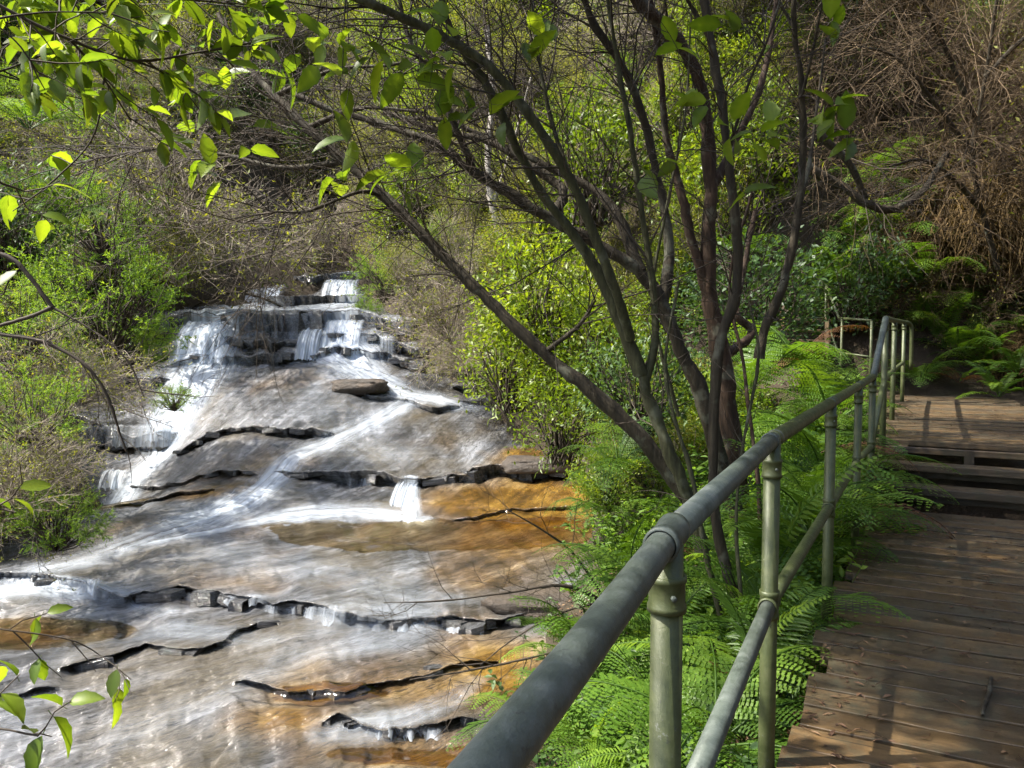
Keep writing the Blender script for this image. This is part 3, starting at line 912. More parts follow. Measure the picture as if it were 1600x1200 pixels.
# ------------------------------------------------------------------ pipe handrails
def pipe_obj(name, pts, rad, mat, parent, n=None, sides=20):
    p = np.array([list(x) for x in pts], float)
    if n: p = spline(p, n)
    p = p - np.array(parent.location)
    g = tubes(Geo(), p[None], np.full((1, len(p)), rad), sides)
    # end caps
    k = len(p)
    for e, base in ((0, 0), (k - 1, (k - 1) * sides)):
        ring = np.arange(sides) + base
        g.add(p[e][None]); ci = g.n - 1
        nxt = np.roll(ring, -1)
        tri = np.stack([ring, nxt, np.full(sides, ci)], -1)
        if e == 0: tri = tri[:, ::-1]
        g.t.append(tri)
    return link(name, g.mesh(name), mat, parent)

def fitting(parent, p, axis, L, rad, mat, name="collar"):
    a = Vector(axis).normalized()
    p = Vector(p)
    prof = [(-.5, .86), (-.5, 1.0), (-.34, 1.0), (-.30, .93), (.30, .93), (.34, 1.0), (.5, 1.0), (.5, .86)]
    pts = np.array([list(p + a * (t * L) - parent.location) for t, r in prof])
    pts += np.array(a)[None, :] * np.arange(len(prof))[:, None] * 1e-5
    g = tubes(Geo(), pts[None], np.array([[rad * r for t, r in prof]]), 20)
    return link(name, g.mesh(name), mat, parent)

RZ, MZ = 1.0, .50
R = .0245
def gp(px, Y, z): return Vector(((px - 800) / 1200 * (Y * cp - (z - CAM_Z) * sp), Y, z))
posts = [gp(1043, 1.15, RZ), gp(1207, 2.28, RZ), gp(1299, 3.62, RZ), gp(1342, 4.95, RZ), gp(1364, 5.7, RZ + .02)]
hand = thing("handrail", "green and grey pipe handrail running along the boardwalk edge up to the landing", "handrail", (posts[0].x, posts[0].y, 0))
up_posts = [gp(1384, 6.35, 1.47), gp(1398, 7.9, 1.49), gp(1413, 9.9, 1.52)]
near = [Vector((-.62, -.9, RZ)), Vector((-.005, .55, RZ)), posts[0]]
pipe_obj("top_rail", near, R * .86, M['rail'], hand, 24)
pipe_obj("top_rail", [posts[0], posts[1]], R * .93, M['rail'], hand)
pipe_obj("top_rail", [posts[1], posts[1].lerp(posts[2], .12), posts[2], posts[3], posts[4]], R * 1.03, M['post'], hand, 30)
pipe_obj("stair_rail", [posts[4], up_posts[0]], R, M['rail'], hand)
pipe_obj("top_rail", [up_posts[0], up_posts[1], up_posts[2]], R, M['post'], hand, 16)
low = lambda v, z: Vector((v.x, v.y, z))
pipe_obj("mid_rail", [low(near[0], MZ), low(near[1], MZ), low(posts[0], MZ)], R * .86, M['rail'], hand, 24)
pipe_obj("mid_rail", [low(posts[0], MZ), low(posts[1], MZ)], R * .9, M['rail'], hand)
pipe_obj("mid_rail", [low(posts[1], MZ), low(posts[2], MZ), low(posts[3], MZ), low(posts[4], MZ)], R * .88, M['post'], hand, 24)
pipe_obj("mid_rail", [low(posts[4], MZ), low(up_posts[0], .96)], R * .88, M['post'], hand)
pipe_obj("mid_rail", [low(v, z) for v, z in zip(up_posts, (.96, .98, 1.0))], R * .88, M['post'], hand, 16)
for i, p in enumerate(posts):
    po = pipe_obj("post", [low(p, -.55), p], R, M['post'], hand)
    nx = (posts[i + 1] if i + 1 < len(posts) else up_posts[0]) - p
    pv = p - (posts[i - 1] if i else near[1])
    subs = [fitting(hand, p - Vector((0, 0, .085)), (0, 0, 1), .055, R * 1.22, M['post']),
            fitting(hand, p, nx + pv if i else pv, .11, R * 1.09, M['rail'], "joint"),
            fitting(hand, low(p, MZ), (nx + pv) if i else pv, .08, R * 1.16, M['post'], "joint"),
            fitting(hand, low(p, MZ), (0, 0, 1), .085, R * 1.2, M['post'])]
    if i < 3:
        for zz in (p.z - .085, MZ + .015):      # set screws of the cast fittings
            q0 = Vector((p.x + .004, p.y - R * 1.15, zz))
            subs.append(pipe_obj("set_screw", [q0, q0 + Vector((0, -.007, 0))], .0045, M['rail'], hand, sides=6))
    for o_ in subs: o_.parent = po
for i, p in enumerate(up_posts):
    po = pipe_obj("post", [low(p, .0), p], R, M['post'], hand)
    fitting(hand, p - Vector((0, 0, .07)), (0, 0, 1), .05, R * 1.25, M['post']).parent = po
pipe_obj("top_rail", [up_posts[2], up_posts[2] + Vector((.12, .1, -.02)), up_posts[2] + Vector((.16, .12, -.12)), low(up_posts[2], .9) + Vector((.17, .13, 0))], R, M['post'], hand, 16)

# far flight with its own rail behind the shrubs
FARM = M['post']
far = [V(1362, 501, 10.6), V(1311, 497, 11.2), V(1291, 446, 12.0), V(1240, 450, 12.4), V(1197, 452, 12.9), V(1178, 402, 13.6), V(1160, 350, 14.3)]
fr = thing("far_handrail", "thin pale pipe rail of the far stairs behind the shrubs", "handrail", (far[0].x, far[0].y, 0))
for a_, b_ in zip(far[:-1], far[1:]):
    pipe_obj("top_rail", [a_, b_], .019, FARM, fr, sides=10)
    pipe_obj("mid_rail", [a_ - Vector((0, 0, .5)), b_ - Vector((0, 0, .5))], .017, FARM, fr, sides=10)
for p in (far[0], far[1].lerp(far[0], .1), far[2], far[4], far[5]):
    pipe_obj("post", [p - Vector((0, 0, 1.25)), p], .019, M['post'], fr, sides=10)
fs = thing("far_steps", "dark timber flight of steps half hidden behind fern fronds", "steps", V(1260, 560, 11.8))
for k in range(6):
    t = k / 5
    c0 = V(1216, 548 - 16 * k, 11.4 + .28 * k); c1 = V(1296, 550 - 16 * k, 11.2 + .28 * k)
    beam(fs, "tread", c0, c1, .26, .05, M['timber'])
beam(fs, "stringer", V(1222, 560, 11.3), V(1222, 465, 12.9), .06, .2, M['timber'])
beam(fs, "stringer", V(1292, 562, 11.1), V(1292, 467, 12.7), .06, .2, M['timber'])

# nail heads, two rows of them along the boards
g = Geo(); rn = np.random.default_rng(3)
for sN in np.arange(-2.5, DECK_END, PITCHW + .0015):
    for qn in (.10, .68, 1.28):
        for ds in (-.04, .04):
            p = path_pt(sN + ds, qn + rn.normal() * .012, .0035) - deck.location
            th = np.arange(6) / 6 * 6.283
            g.add(np.stack([p.x + np.cos(th) * .0055, p.y + np.sin(th) * .0055, np.full(6, p.z)], -1), tris=[[0, i, i + 1] for i in range(1, 5)], tint=.0)
o = link("nail_heads", g.mesh("nail_heads"), M['litter'], deck); o["kind"] = "stuff"

# ------------------------------------------------------------------ trees in front
def stem_pts(pts, n=None):
    pr = np.array(pts, float)
    w = P(pr[:, 0], pr[:, 1], pr[:, 2])
    return spline(w, n or 5 * len(pr))

def stem_mesh(name, curve, r0, r1, seed, sides=12, flare=0.0):
    r = np.random.default_rng(seed)
    n = len(curve)
    t = np.linspace(0, 1, n)
    rad = (r0 + (r1 - r0) * t) * (1 + .10 * fbm(np.stack([t * 9 + seed, t * 0], -1), 3, seed))
    rad = rad * (1 + flare * np.exp(-t * 9))
    c = curve + r.normal(size=curve.shape) * (r0 * .06)
    g = tubes(Geo(), c[None], rad[None], sides)
    v = g.v[0]
    v += nrm(v - np.repeat(c, sides, 0)) * (fbm(v * np.array([22, 22, 7]), 3, seed + 5) * r0 * .16)[:, None]
    return g.mesh(name)

def px_r(wpx, Y): return wpx / 1200 * Y / 2

def twig_levels(g, par, counts, lens, rads, r, grav=(0, 0, 0), t0=.25, ang=(.45, 1.05), curl=.2, tintr=(0, 1)):
    out = []
    cur = par
    for k, n in enumerate(counts):
        ch, ln = sprout(cur, n, lens[k], t0 if k == 0 else .15, 1.0, ang, 5 if k == 0 else 4, curl, grav[k], r)
        K = ch.shape[1]
        tap = np.linspace(1, .35, K)[None, :] * (rads[k] * (.6 + .4 * ln / lens[k][1]))[:, None]
        tubes(g, ch, tap, 4 if k == 0 else 3, tint=r.uniform(*tintr, n))
        out.append(ch); cur = ch
    return out

def tree(name, label, stems, mat, seed, twigs=None, cat="tree", flare=.12):
    """stems: (part name, [(px,row,Y)..], width px at start, at end)"""
    r = np.random.default_rng(seed)
    base = P(*stems[0][1][0])
    root = thing(name, label, cat, base.tolist())
    polys = []
    for i, (pn, pts, w0, w1) in enumerate(stems):
        c = stem_pts(pts)
        o = link(pn, stem_mesh(pn, c - base, px_r(w0, pts[0][2]), px_r(w1, pts[-1][2]), seed * 10 + i, 12 if w0 > 10 else 8, flare if i == 0 else .15), mat, root)
        polys.append(spline(c, 24))
    if twigs:
        g = Geo()
        par = np.stack(polys) - base
        twig_levels(g, par, twigs['n'], twigs['len'], twigs['rad'], r, twigs.get('grav', (0, 0, 0)), twigs.get('t0', .3), tintr=twigs.get('tint', (0, 1)))
        o = link("twigs", g.mesh("twigs"), twigs.get('mat', M['twig']), root); o["kind"] = "stuff"
    return root, polys

TW = dict(n=(60, 260, 700), len=((.35, 1.3), (.2, .7), (.1, .35)), rad=(.006, .0032, .0018))
T = {}
T['lean'] = tree("leaning_tree", "long bare brown limb leaning far out over the cascade from the ferns", [
    ("trunk", [(1090, 800, 5.0), (1000, 682, 5.0), (925, 612, 5.05), (850, 552, 5.1), (785, 490, 5.15), (720, 428, 5.2), (660, 366, 5.25), (600, 308, 5.3), (540, 252, 5.35), (480, 200, 5.4), (430, 150, 5.5), (385, 100, 5.6), (340, 20, 5.7)], 24, 10),
    ("branch", [(850, 552, 5.1), (905, 508, 5.0), (930, 470, 4.9)], 9, 4),
    ("branch", [(540, 252, 5.35), (440, 262, 5.5), (340, 240, 5.7), (230, 235, 5.9), (120, 255, 6.1)], 9, 3),
    ("branch", [(600, 308, 5.3), (560, 300, 5.2), (480, 330, 5.1), (420, 330, 5.0)], 8, 3),
    ("branch", [(430, 150, 5.5), (520, 110, 5.4), (620, 100, 5.3), (700, 70, 5.2)], 8, 3),
    ("branch", [(480, 200, 5.4), (560, 170, 5.3), (660, 175, 5.2)], 9, 4)],
    M['bark_dark'], 3, dict(n=(150, 700, 1900), len=((.4, 1.5), (.25, .8), (.12, .4)), rad=(.0055, .003, .0017), t0=.4, mat=M['twig'], grav=(-.02, -.03, 0)))
T['multi'] = tree("forked_tree", "mossy forked tree with two dark stems sweeping up to the upper edge", [
    ("trunk", [(1098, 860, 4.5), (1075, 780, 4.5), (1042, 695, 4.5), (1014, 625, 4.5), (1003, 575, 4.5)], 23, 19),
    ("branch", [(1003, 585, 4.5), (965, 495, 4.5), (935, 425, 4.5), (885, 352, 4.45), (845, 300, 4.4), (800, 215, 4.3), (760, 130, 4.2), (715, 65, 4.1), (690, 0, 4.0), (680, -60, 3.9)], 20, 8),
    ("branch", [(985, 530, 4.45), (965, 462, 4.35), (935, 385, 4.3), (905, 310, 4.25), (872, 248, 4.2), (820, 170, 4.15), (765, 105, 4.1), (700, 62, 4.05), (630, 28, 4.0), (550, -6, 3.9), (480, -40, 3.8)], 15, 13),
    ("branch", [(1008, 600, 4.5), (1024, 525, 4.5), (1018, 430, 4.5), (1002, 330, 4.5), (985, 210, 4.45), (962, 80, 4.4), (945, -30, 4.3)], 13, 6),
    ("branch", [(930, 375, 4.3), (880, 245, 4.4), (850, 140, 4.4), (830, 0, 4.4)], 8, 4)],
    M['bark_green'], 4, TW)
T['brown'] = tree("big_limbed_tree", "thick dark brown tree with its main limb reaching left above the waterfall", [
    ("trunk", [(1150, 800, 5.4), (1118, 690, 5.4), (1090, 600, 5.4), (1062, 545, 5.4), (1035, 480, 5.4), (1000, 425, 5.4), (930, 380, 5.4), (865, 345, 5.4), (800, 305, 5.4), (735, 265, 5.4), (680, 222, 5.4), (600, 196, 5.5), (510, 168, 5.6), (400, 120, 5.8)], 27, 8),
    ("branch", [(860, 342, 5.4), (880, 300, 5.5), (830, 260, 5.6), (760, 220, 5.7), (690, 205, 5.8), (600, 175, 5.9)], 17, 7),
    ("branch", [(1000, 425, 5.4), (960, 330, 5.5), (915, 290, 5.6), (800, 235, 5.7), (700, 190, 5.8), (640, 185, 5.9)], 18, 6),
    ("branch", [(1035, 480, 5.4), (1045, 380, 5.5), (1020, 240, 5.5), (985, 130, 5.4), (930, 40, 5.3), (900, -30, 5.2)], 17, 9),
    ("branch", [(740, 265, 5.4), (690, 150, 5.3), (640, 60, 5.2), (620, -20, 5.2)], 10, 5)],
    M['bark_dark'], 5, dict(n=(110, 420, 1100), len=((.4, 1.4), (.25, .8), (.12, .4)), rad=(.0065, .0034, .0019), t0=.45))
T['red'] = tree("red_barked_tree", "upright red-brown stringy barked trunk rising beside the slender dark saplings", [
    ("trunk", [(1160, 820, 5.9), (1140, 680, 5.9), (1128, 570, 5.9), (1112, 485, 5.9), (1107, 400, 5.9), (1110, 300, 5.9), (1104, 200, 5.9), (1082, 100, 5.8), (1040, 45, 5.7), (985, -10, 5.6), (940, -60, 5.5)], 31, 17),
    ("branch", [(1110, 470, 5.9), (1082, 380, 5.9), (1064, 300, 5.9), (1040, 210, 5.9), (1030, 90, 5.8), (1010, -30, 5.7)], 17, 8),
    ("branch", [(1110, 300, 5.9), (1150, 220, 6.0), (1190, 130, 6.1), (1210, 20, 6.2), (1215, -40, 6.2)], 14, 6),
    ("branch", [(1128, 560, 5.9), (1175, 520, 6.1), (1150, 490, 6.1), (1160, 430, 6.3), (1180, 330, 6.5)], 16, 8)],
    M['bark_red'], 6, dict(n=(70, 260, 700), len=((.4, 1.3), (.25, .8), (.12, .4)), rad=(.0065, .0034, .0019), t0=.5))
T['slim'] = tree("slender_tree", "slender dark stem with an elbow bend rising in front of the red trunk", [
    ("trunk", [(1170, 990, 3.9), (1140, 905, 3.9), (1116, 800, 3.9), (1116, 650, 3.9), (1124, 540, 3.9), (1147, 470, 3.9), (1152, 390, 3.9), (1140, 260, 3.9), (1126, 150, 3.9), (1110, 60, 3.9), (1098, -10, 3.9), (1090, -60, 3.9)], 20, 11),
    ("branch", [(1112, 62, 3.9), (1085, 20, 3.9), (1060, -30, 3.8)], 9, 5),
    ("branch", [(1137, 240, 3.9), (1170, 130, 3.8), (1200, 60, 3.7), (1225, -20, 3.7)], 5, 3)],
    M['bark_dark'], 7, dict(n=(26, 60, 120), len=((.3, .9), (.15, .5), (.1, .3)), rad=(.004, .0026, .0016), t0=.45))
T['wand'] = tree("curved_sapling", "thin curving dark sapling between the slender stem and the far rail", [
    ("trunk", [(1185, 560, 4.9), (1196, 510, 4.9), (1222, 450, 4.9), (1242, 370, 4.9), (1254, 250, 4.9), (1252, 130, 4.8), (1240, 40, 4.7), (1243, -40, 4.6)], 15, 8),
    ("branch", [(1222, 440, 4.9), (1240, 360, 5.1), (1262, 270, 5.2), (1275, 180, 5.3), (1290, 60, 5.3)], 8, 4),
    ("branch", [(1241, 45, 4.7), (1222, 10, 4.7), (1205, -30, 4.6)], 6, 3),
    ("branch", [(1253, 150, 4.8), (1270, 80, 4.7), (1285, 0, 4.6)], 6, 3)],
    M['bark_dark'], 8, dict(n=(24, 60, 120), len=((.3, .9), (.15, .5), (.1, .3)), rad=(.004, .0026, .0016), t0=.35))
for i, (lab, pts, w) in enumerate([
    ("thin cane stem rising beside the foot of the forked tree", [(1125, 960, 4.1), (1100, 850, 4.1), (1080, 740, 4.2), (1050, 640, 4.3), (1040, 560, 4.4), (1060, 440, 4.5)], 9),
    ("thin pale cane crossing up past the red-brown trunk", [(1190, 900, 4.6), (1185, 760, 4.7), (1170, 640, 4.8), (1160, 560, 4.9), (1140, 440, 5.0), (1175, 300, 5.0)], 8),
    ("thin dark cane between the slender stem and the second post", [(1160, 960, 3.7), (1150, 820, 3.8), (1160, 700, 3.9), (1185, 560, 4.0), (1170, 470, 4.1)], 7),
    ("hair-thin straight stem in front of the yellow-green shrub", [(1060, 650, 4.8), (1020, 480, 4.8), (1040, 330, 4.8), (1070, 180, 4.8), (1080, 20, 4.8)], 6)]):
    tree("cane_stem", lab, [("stem", pts, w, w * .5)], M['bark_green'] if i != 1 else M['bark_red'], 60 + i, dict(n=(8, 14, 20), len=((.2, .5), (.1, .3), (.05, .2)), rad=(.003, .002, .0014)), cat="sapling")
tree("bent_branch_tree", "bent mossy trunk lying over the ferns near the dark overhang", [
    ("trunk", [(1262, 262, 9.5), (1285, 275, 9.5), (1318, 292, 9.5), (1352, 318, 9.5), (1396, 327, 9.6), (1440, 300, 10.0), (1480, 240, 10.4)], 15, 9),
    ("branch", [(1280, 210, 9.3), (1326, 255, 9.4), (1354, 312, 9.5)], 12, 9)],
    M['bark_dark'], 9, dict(n=(30, 90, 160), len=((.4, 1.2), (.2, .7), (.1, .4)), rad=(.007, .004, .003)))
tree("pale_trunk_tree", "distant pale trunk glimpsed between the tree limbs", [
    ("trunk", [(790, 420, 19.), (782, 370, 19.), (770, 320, 19.), (762, 250, 19.), (770, 150, 19.2), (760, 40, 19.4)], 14, 8),
    ("branch", [(770, 320, 19.), (800, 230, 18.8), (830, 120, 18.6)], 6, 3)], M['bark_pale'], 10, dict(n=(20, 60, 100), len=((.8, 2.), (.5, 1.2), (.3, .7)), rad=(.02, .012, .008)))
# brown twiggy trees on the upper right slope
tree("twiggy_tree", "dark twiggy tree over the brown thatch beside the overhang", [
    ("trunk", [(1560, 420, 11.5), (1535, 330, 11.3), (1520, 240, 11.), (1540, 120, 10.7), (1560, -20, 10.4)], 9, 5),
    ("branch", [(1520, 240, 11.), (1460, 160, 10.6), (1400, 90, 10.2), (1330, 70, 9.8)], 7, 3),
    ("branch", [(1535, 330, 11.3), (1490, 280, 10.8), (1440, 250, 10.3), (1390, 260, 9.9)], 9, 4),
    ("branch", [(1540, 120, 10.7), (1600, 60, 10.4), (1680, 20, 10.)], 9, 4),
    ("branch", [(1530, 200, 10.9), (1470, 60, 10.4), (1430, -20, 10.)], 9, 4)],
    M['bark_dark'], 11, dict(n=(170, 900, 2600), len=((.6, 2.0), (.3, 1.0), (.15, .6)), rad=(.008, .0042, .0026), t0=.2, mat=M['twig_brown'], grav=(-.02, -.06, -.08)))

# ------------------------------------------------------------------ large serrated leaves, each one a part
def big_leaf_mesh(seed, fold=.25, curve=.3):
    r = np.random.default_rng(seed)
    n = 9
    t = np.linspace(0, 1, n)
    w = .27 * np.sin(np.pi * t ** .85) ** .8 + .004
    tooth = np.where(np.arange(n) % 2 == 0, 1.0, .86)
    w = w * tooth
    mid = np.stack([t, 0 * t, -curve * t ** 2], -1)
    Lf = mid + np.stack([0 * t + .03, w, np.abs(w) * fold], -1)
    Rt = mid + np.stack([0 * t + .03, -w, np.abs(w) * fold], -1)
    v = np.concatenate([mid, Lf, Rt])
    i = np.arange(n - 1)
    q = np.concatenate([np.stack([i, i + 1, i + 1 + n, i + n], -1), np.stack([i + 1, i, i + 2 * n, i + 1 + 2 * n], -1)])
    g = Geo().add(v, quads=q, tint=np.concatenate([np.full(n, .85), .35 + .25 * (np.arange(n) % 2), .35 + .25 * (np.arange(n) % 2)]))
    pet = np.array([[[-.16, 0, .01], [-.08, 0, 0], [0, 0, 0]]])
    tubes(g, pet, np.array([[.012, .012, .012]]), 3, tint=.2)
    return g.mesh("leaf")
BIG = [big_leaf_mesh(i, f, c) for i, (f, c) in enumerate([(.2, .15), (.35, .4), (.1, .55), (.45, .25)])]
rl = random.Random(11)
def put_leaf(root, p, d, L, roll=None):
    o = link("leaf", BIG[rl.randrange(4)], M['leaf_big'], root)
    o.location = Vector(p) - root.location
    d = Vector(d).normalized()
    qd = d.to_track_quat('X', 'Z')
    o.rotation_mode = 'QUATERNION'
    from mathutils import Quaternion
    o.rotation_quaternion = qd @ Quaternion((1, 0, 0), rl.uniform(-.9, .9) if roll is None else roll)
    o.scale = (L, L, L)
    return o

def leafy_branch(name, label, lines, nleaf, Lpx, seed, w0=7, droop=.4, cat="branch", extra=()):
    r = np.random.default_rng(seed)
    base = P(*lines[0][0])
    root = thing(name, label, cat, base.tolist())
    allp = []
    for k, pts in enumerate(lines):
        c = stem_pts(pts, 18)
        w = w0 if k == 0 else w0 * .6
        link("stem" if k == 0 else "twig", stem_mesh("stem", c - base, px_r(w, pts[0][2]), px_r(w * .45, pts[-1][2]), seed + k, 6, 0), M['twig'], root)
        allp.append(c)
    par = np.stack(allp)
    g = Geo()
    nt_ = max(4, nleaf // 4)
    ch, ln = sprout(par, nt_, (.06, .22), .1, 1.0, (.5, 1.2), 4, .2, -.02, r)
    tubes(g, ch - base, np.linspace(1, .5, 4)[None, :] * np.full((nt_, 1), .0022), 4, tint=r.uniform(0, 1, nt_))
    link("twigs", g.mesh("twigs"), M['twig'], root)["kind"] = "stuff"
    for k in range(nleaf):
        j = r.integers(nt_)
        f = r.uniform(.4, 1.0) * 2.999
        i = int(f); p = ch[j, i] * (1 - (f - i)) + ch[j, i + 1] * (f - i)
        tn = nrm(ch[j, i + 1] - ch[j, i])
        d = nrm(tn * .6 + rand_dirs(1, r)[0] * .9 + np.array([0, 0, -droop]))
        put_leaf(root, p, d, r.uniform(*Lpx) / 1200 * p[1])
    return root

leafy_branch("overhanging_branch", "leafy green branch hanging across the upper left corner close by", [
    [(-120, -60, 1.9), (20, 20, 1.95), (110, 62, 2.0), (210, 95, 2.1), (320, 80, 2.2), (430, 60, 2.4)],
    [(110, 62, 2.0), (160, 120, 2.1), (205, 190, 2.2)], [(-80, 130, 1.8), (20, 105, 1.9), (120, 60, 2.0)],
    [(-60, -80, 2.0), (120, -10, 2.1), (300, 0, 2.2), (420, 10, 2.4)], [(210, 95, 2.1), (270, 120, 2.2), (310, 170, 2.3)], [(-100, -20, 1.6), (20, 60, 1.65), (70, 140, 1.7)], [(-60, 40, 1.7), (60, 20, 1.8), (180, 20, 1.9)]], 280, (24, 50), 21, droop=.3)
leafy_branch("overhanging_branch", "sparse leafy branch drooping down the left edge above the ferny shrubs", [
    [(-90, 220, 2.0), (-20, 275, 2.0), (40, 300, 2.05)], [(165, 110, 2.2), (145, 215, 2.25), (80, 285, 2.3), (20, 330, 2.3)]], 9, (34, 52), 22, w0=6)
leafy_branch("overhanging_branch", "small leaf spray on a fine twig above the near stream rock", [
    [(-80, 975, 2.0), (0, 983, 2.0), (110, 1000, 2.05), (165, 1030, 2.1), (205, 1062, 2.1)], [(110, 1000, 2.05), (140, 1035, 2.05), (150, 1050, 2.05)]], 9, (30, 46), 23, w0=3)
leafy_branch("overhanging_branch", "leaf spray poking in from the left edge beside the lower feathery shrub", [
    [(-90, 760, 1.9), (-20, 790, 1.9), (25, 800, 1.9)], [(-90, 430, 2.0), (-30, 455, 2.0), (15, 462, 2.0)]], 12, (34, 50), 24, w0=5)
leafy_branch("overhanging_branch", "dark leaf spray in the lower left corner over the rock", [
    [(-100, 1180, 1.5), (-20, 1140, 1.5), (60, 1150, 1.5)], [(-60, 1090, 1.5), (-10, 1100, 1.5), (20, 1110, 1.5)]], 12, (40, 70), 25, w0=5)

# leaf tufts on the slim trees
def tufts(tree_key, lst, seed):
    root, polys = T[tree_key]
    r = np.random.default_rng(seed)
    pts = np.concatenate(polys)
    base = np.array(root.location)
    for (px, row, Y, n) in lst:
        c = P(px, row, Y)
        j = np.argmin(np.linalg.norm(pts - c, axis=1))
        c = np.array([c[0], pts[j][1] * .5 + c[1] * .5, c[2]]) if False else c
        mid = (pts[j] + c) / 2 + np.array([0, 0, .05])
        cu = spline(np.stack([pts[j], mid, c]), 8)
        g = tubes(Geo(), (cu - base)[None], np.linspace(.004, .002, 8)[None], 4, tint=.3)
        link("twig", g.mesh("twig"), M['twig'], root)
        for k in range(n):
            d = nrm(rand_dirs(1, r)[0] + np.array([-.2, -.2, .15]))
            put_leaf(root, c + r.normal(size=3) * .03, d, r.uniform(34, 58) / 1200 * Y)
tufts('multi', [(510, 60, 3.7, 4), (545, 70, 3.7, 4), (590, 85, 3.7, 4), (535, 120, 3.7, 4), (490, 80, 3.8, 3), (650, 120, 3.6, 5), (690, 105, 3.6, 5), (735, 165, 3.8, 4), (780, 180, 3.9, 3), (825, 100, 4.0, 3), (640, 265, 4.0, 3), (625, 290, 4.0, 3), (685, 40, 3.6, 3), (540, 215, 4.2, 3), (850, 60, 4.2, 3), (700, 175, 3.8, 4)], 31)
tufts('lean', [(390, 185, 4.8, 2), (320, 255, 4.8, 4), (345, 280, 4.8, 2), (535, 285, 4.8, 3), (450, 110, 4.8, 4), (350, 130, 4.9, 4), (425, 60, 4.8, 4), (600, 280, 4.6, 2), (300, 215, 5, 3)], 32)
tufts('slim', [(1140, 205, 3.6, 4), (1180, 215, 3.6, 4), (1085, 150, 3.6, 3), (1150, 50, 3.5, 3), (1060, 60, 3.6, 3), (1100, 160, 3.7, 2), (1160, 300, 3.7, 2), (1070, 250, 3.7, 2), (1000, 260, 4., 2)], 33)
tufts('wand', [(1295, 28, 4.0, 2), (1310, 50, 4.0, 2), (1310, 165, 4.4, 5), (1330, 205, 4.4, 4), (1290, 185, 4.4, 3), (1200, 205, 4.4, 3), (1180, 90, 4.4, 2)], 34)

# bare branch on the left edge
tree("bare_branch", "dark bare curved branch crossing the feathery shrubs at the left edge", [
    ("stem", [(-90, 505, 6.2), (0, 522, 6.2), (70, 535, 6.2), (135, 572, 6.2), (168, 620, 6.2), (185, 670, 6.2), (197, 705, 6.2)], 8, 3),
    ("branch", [(-60, 380, 6.2), (14, 402, 6.2), (46, 432, 6.2), (82, 480, 6.2)], 8, 6), ("branch", [(82, 480, 6.2), (40, 497, 6.2), (-40, 520, 6.2)], 6, 5),
    ("branch", [(82, 480, 6.2), (150, 520, 6.2), (200, 565, 6.2), (225, 620, 6.2)], 4, 2)],
    M['twig'], 12, dict(n=(16, 40, 60), len=((.2, .7), (.1, .4), (.05, .25)), rad=(.006, .004, .0028), t0=.1), cat="branch", flare=0)
tree("dead_branches", "tangle of dead branches on the ledge left of the topmost fall", [
    ("stem", [(300, 480, 22.0), (340, 462, 22.0), (380, 458, 22.1), (420, 470, 22.1), (450, 485, 22.0)], 5, 3),
    ("branch", [(340, 462, 22.0), (330, 440, 22.0), (318, 425, 22.0)], 4, 2), ("branch", [(380, 458, 22.0), (400, 445, 22.0), (440, 440, 22.0)], 4, 2)],
    M['bark_dark'], 15, dict(n=(26, 60, 90), len=((.5, 1.4), (.3, .8), (.15, .4)), rad=(.014, .009, .006), t0=.05), cat="dead branches", flare=0)
tree("bare_shrub", "leafless thin shrub twigs reaching out over the orange pool", [
    ("stem", [(985, 985, 5.8), (940, 940, 5.7), (880, 915, 5.6), (800, 925, 5.5), (700, 938, 5.4), (600, 942, 5.3)], 7, 2),
    ("branch", [(960, 960, 5.8), (900, 870, 5.7), (850, 830, 5.6), (790, 795, 5.5)], 5, 2), ("branch", [(980, 1000, 5.6), (900, 1010, 5.4), (820, 1030, 5.3), (720, 1050, 5.2), (640, 1062, 5.1)], 5, 2),
    ("branch", [(940, 940, 5.7), (870, 960, 5.6), (800, 1000, 5.5), (750, 1040, 5.4)], 4, 2)],
    M['twig'], 13, dict(n=(34, 90, 120), len=((.25, .8), (.12, .4), (.05, .25)), rad=(.0038, .0024, .0016), t0=.15), cat="shrub", flare=0)

# ------------------------------------------------------------------ shrubs
def crown_leafy(seed, nclump, nl, L, W, shape='diamond', squash=(1, 1, .85), spread_=.16, upb=.4):
    r = np.random.default_rng(seed)
    c = rand_dirs(nclump, r) * (r.uniform(.25, 1, nclump) ** .55)[:, None] * np.array(squash) + np.array([0, 0, squash[2]])
    ctint = r.uniform(0, 1, nclump)
    k = np.repeat(np.arange(nclump), nl)
    pos = c[k] + r.normal(size=(len(k), 3)) * spread_
    d = nrm(nrm(pos - np.array([0, 0, .4])) * .7 + rand_dirs(len(k), r))
    up = nrm(rand_dirs(len(k), r) * .8 + np.array([0, 0, upb + .5]))
    g = Geo()
    leaves(g, pos, d, up, L * r.uniform(.6, 1.2, len(k)), W * r.uniform(.7, 1.2, len(k)), shape, np.clip(ctint[k] * .6 + r.uniform(0, .4, len(k)), 0, 1))
    gs = Geo()
    pts = grow(np.zeros((nclump, 3)) + r.normal(size=(nclump, 3)) * np.array([.12, .12, 0]), c + np.array([0, 0, .3]), np.linalg.norm(c, axis=1), 5, .12, 0, r)
    e = np.linspace(0, 1, 5)[None, :, None]
    pts = pts * (1 - e ** 2) + (c[:, None, :] * e) * e ** 2 + pts * 0
    tubes(gs, pts, np.linspace(.02, .005, 5)[None].repeat(nclump, 0), 4, tint=r.uniform(0, 1, nclump))
    return g, gs

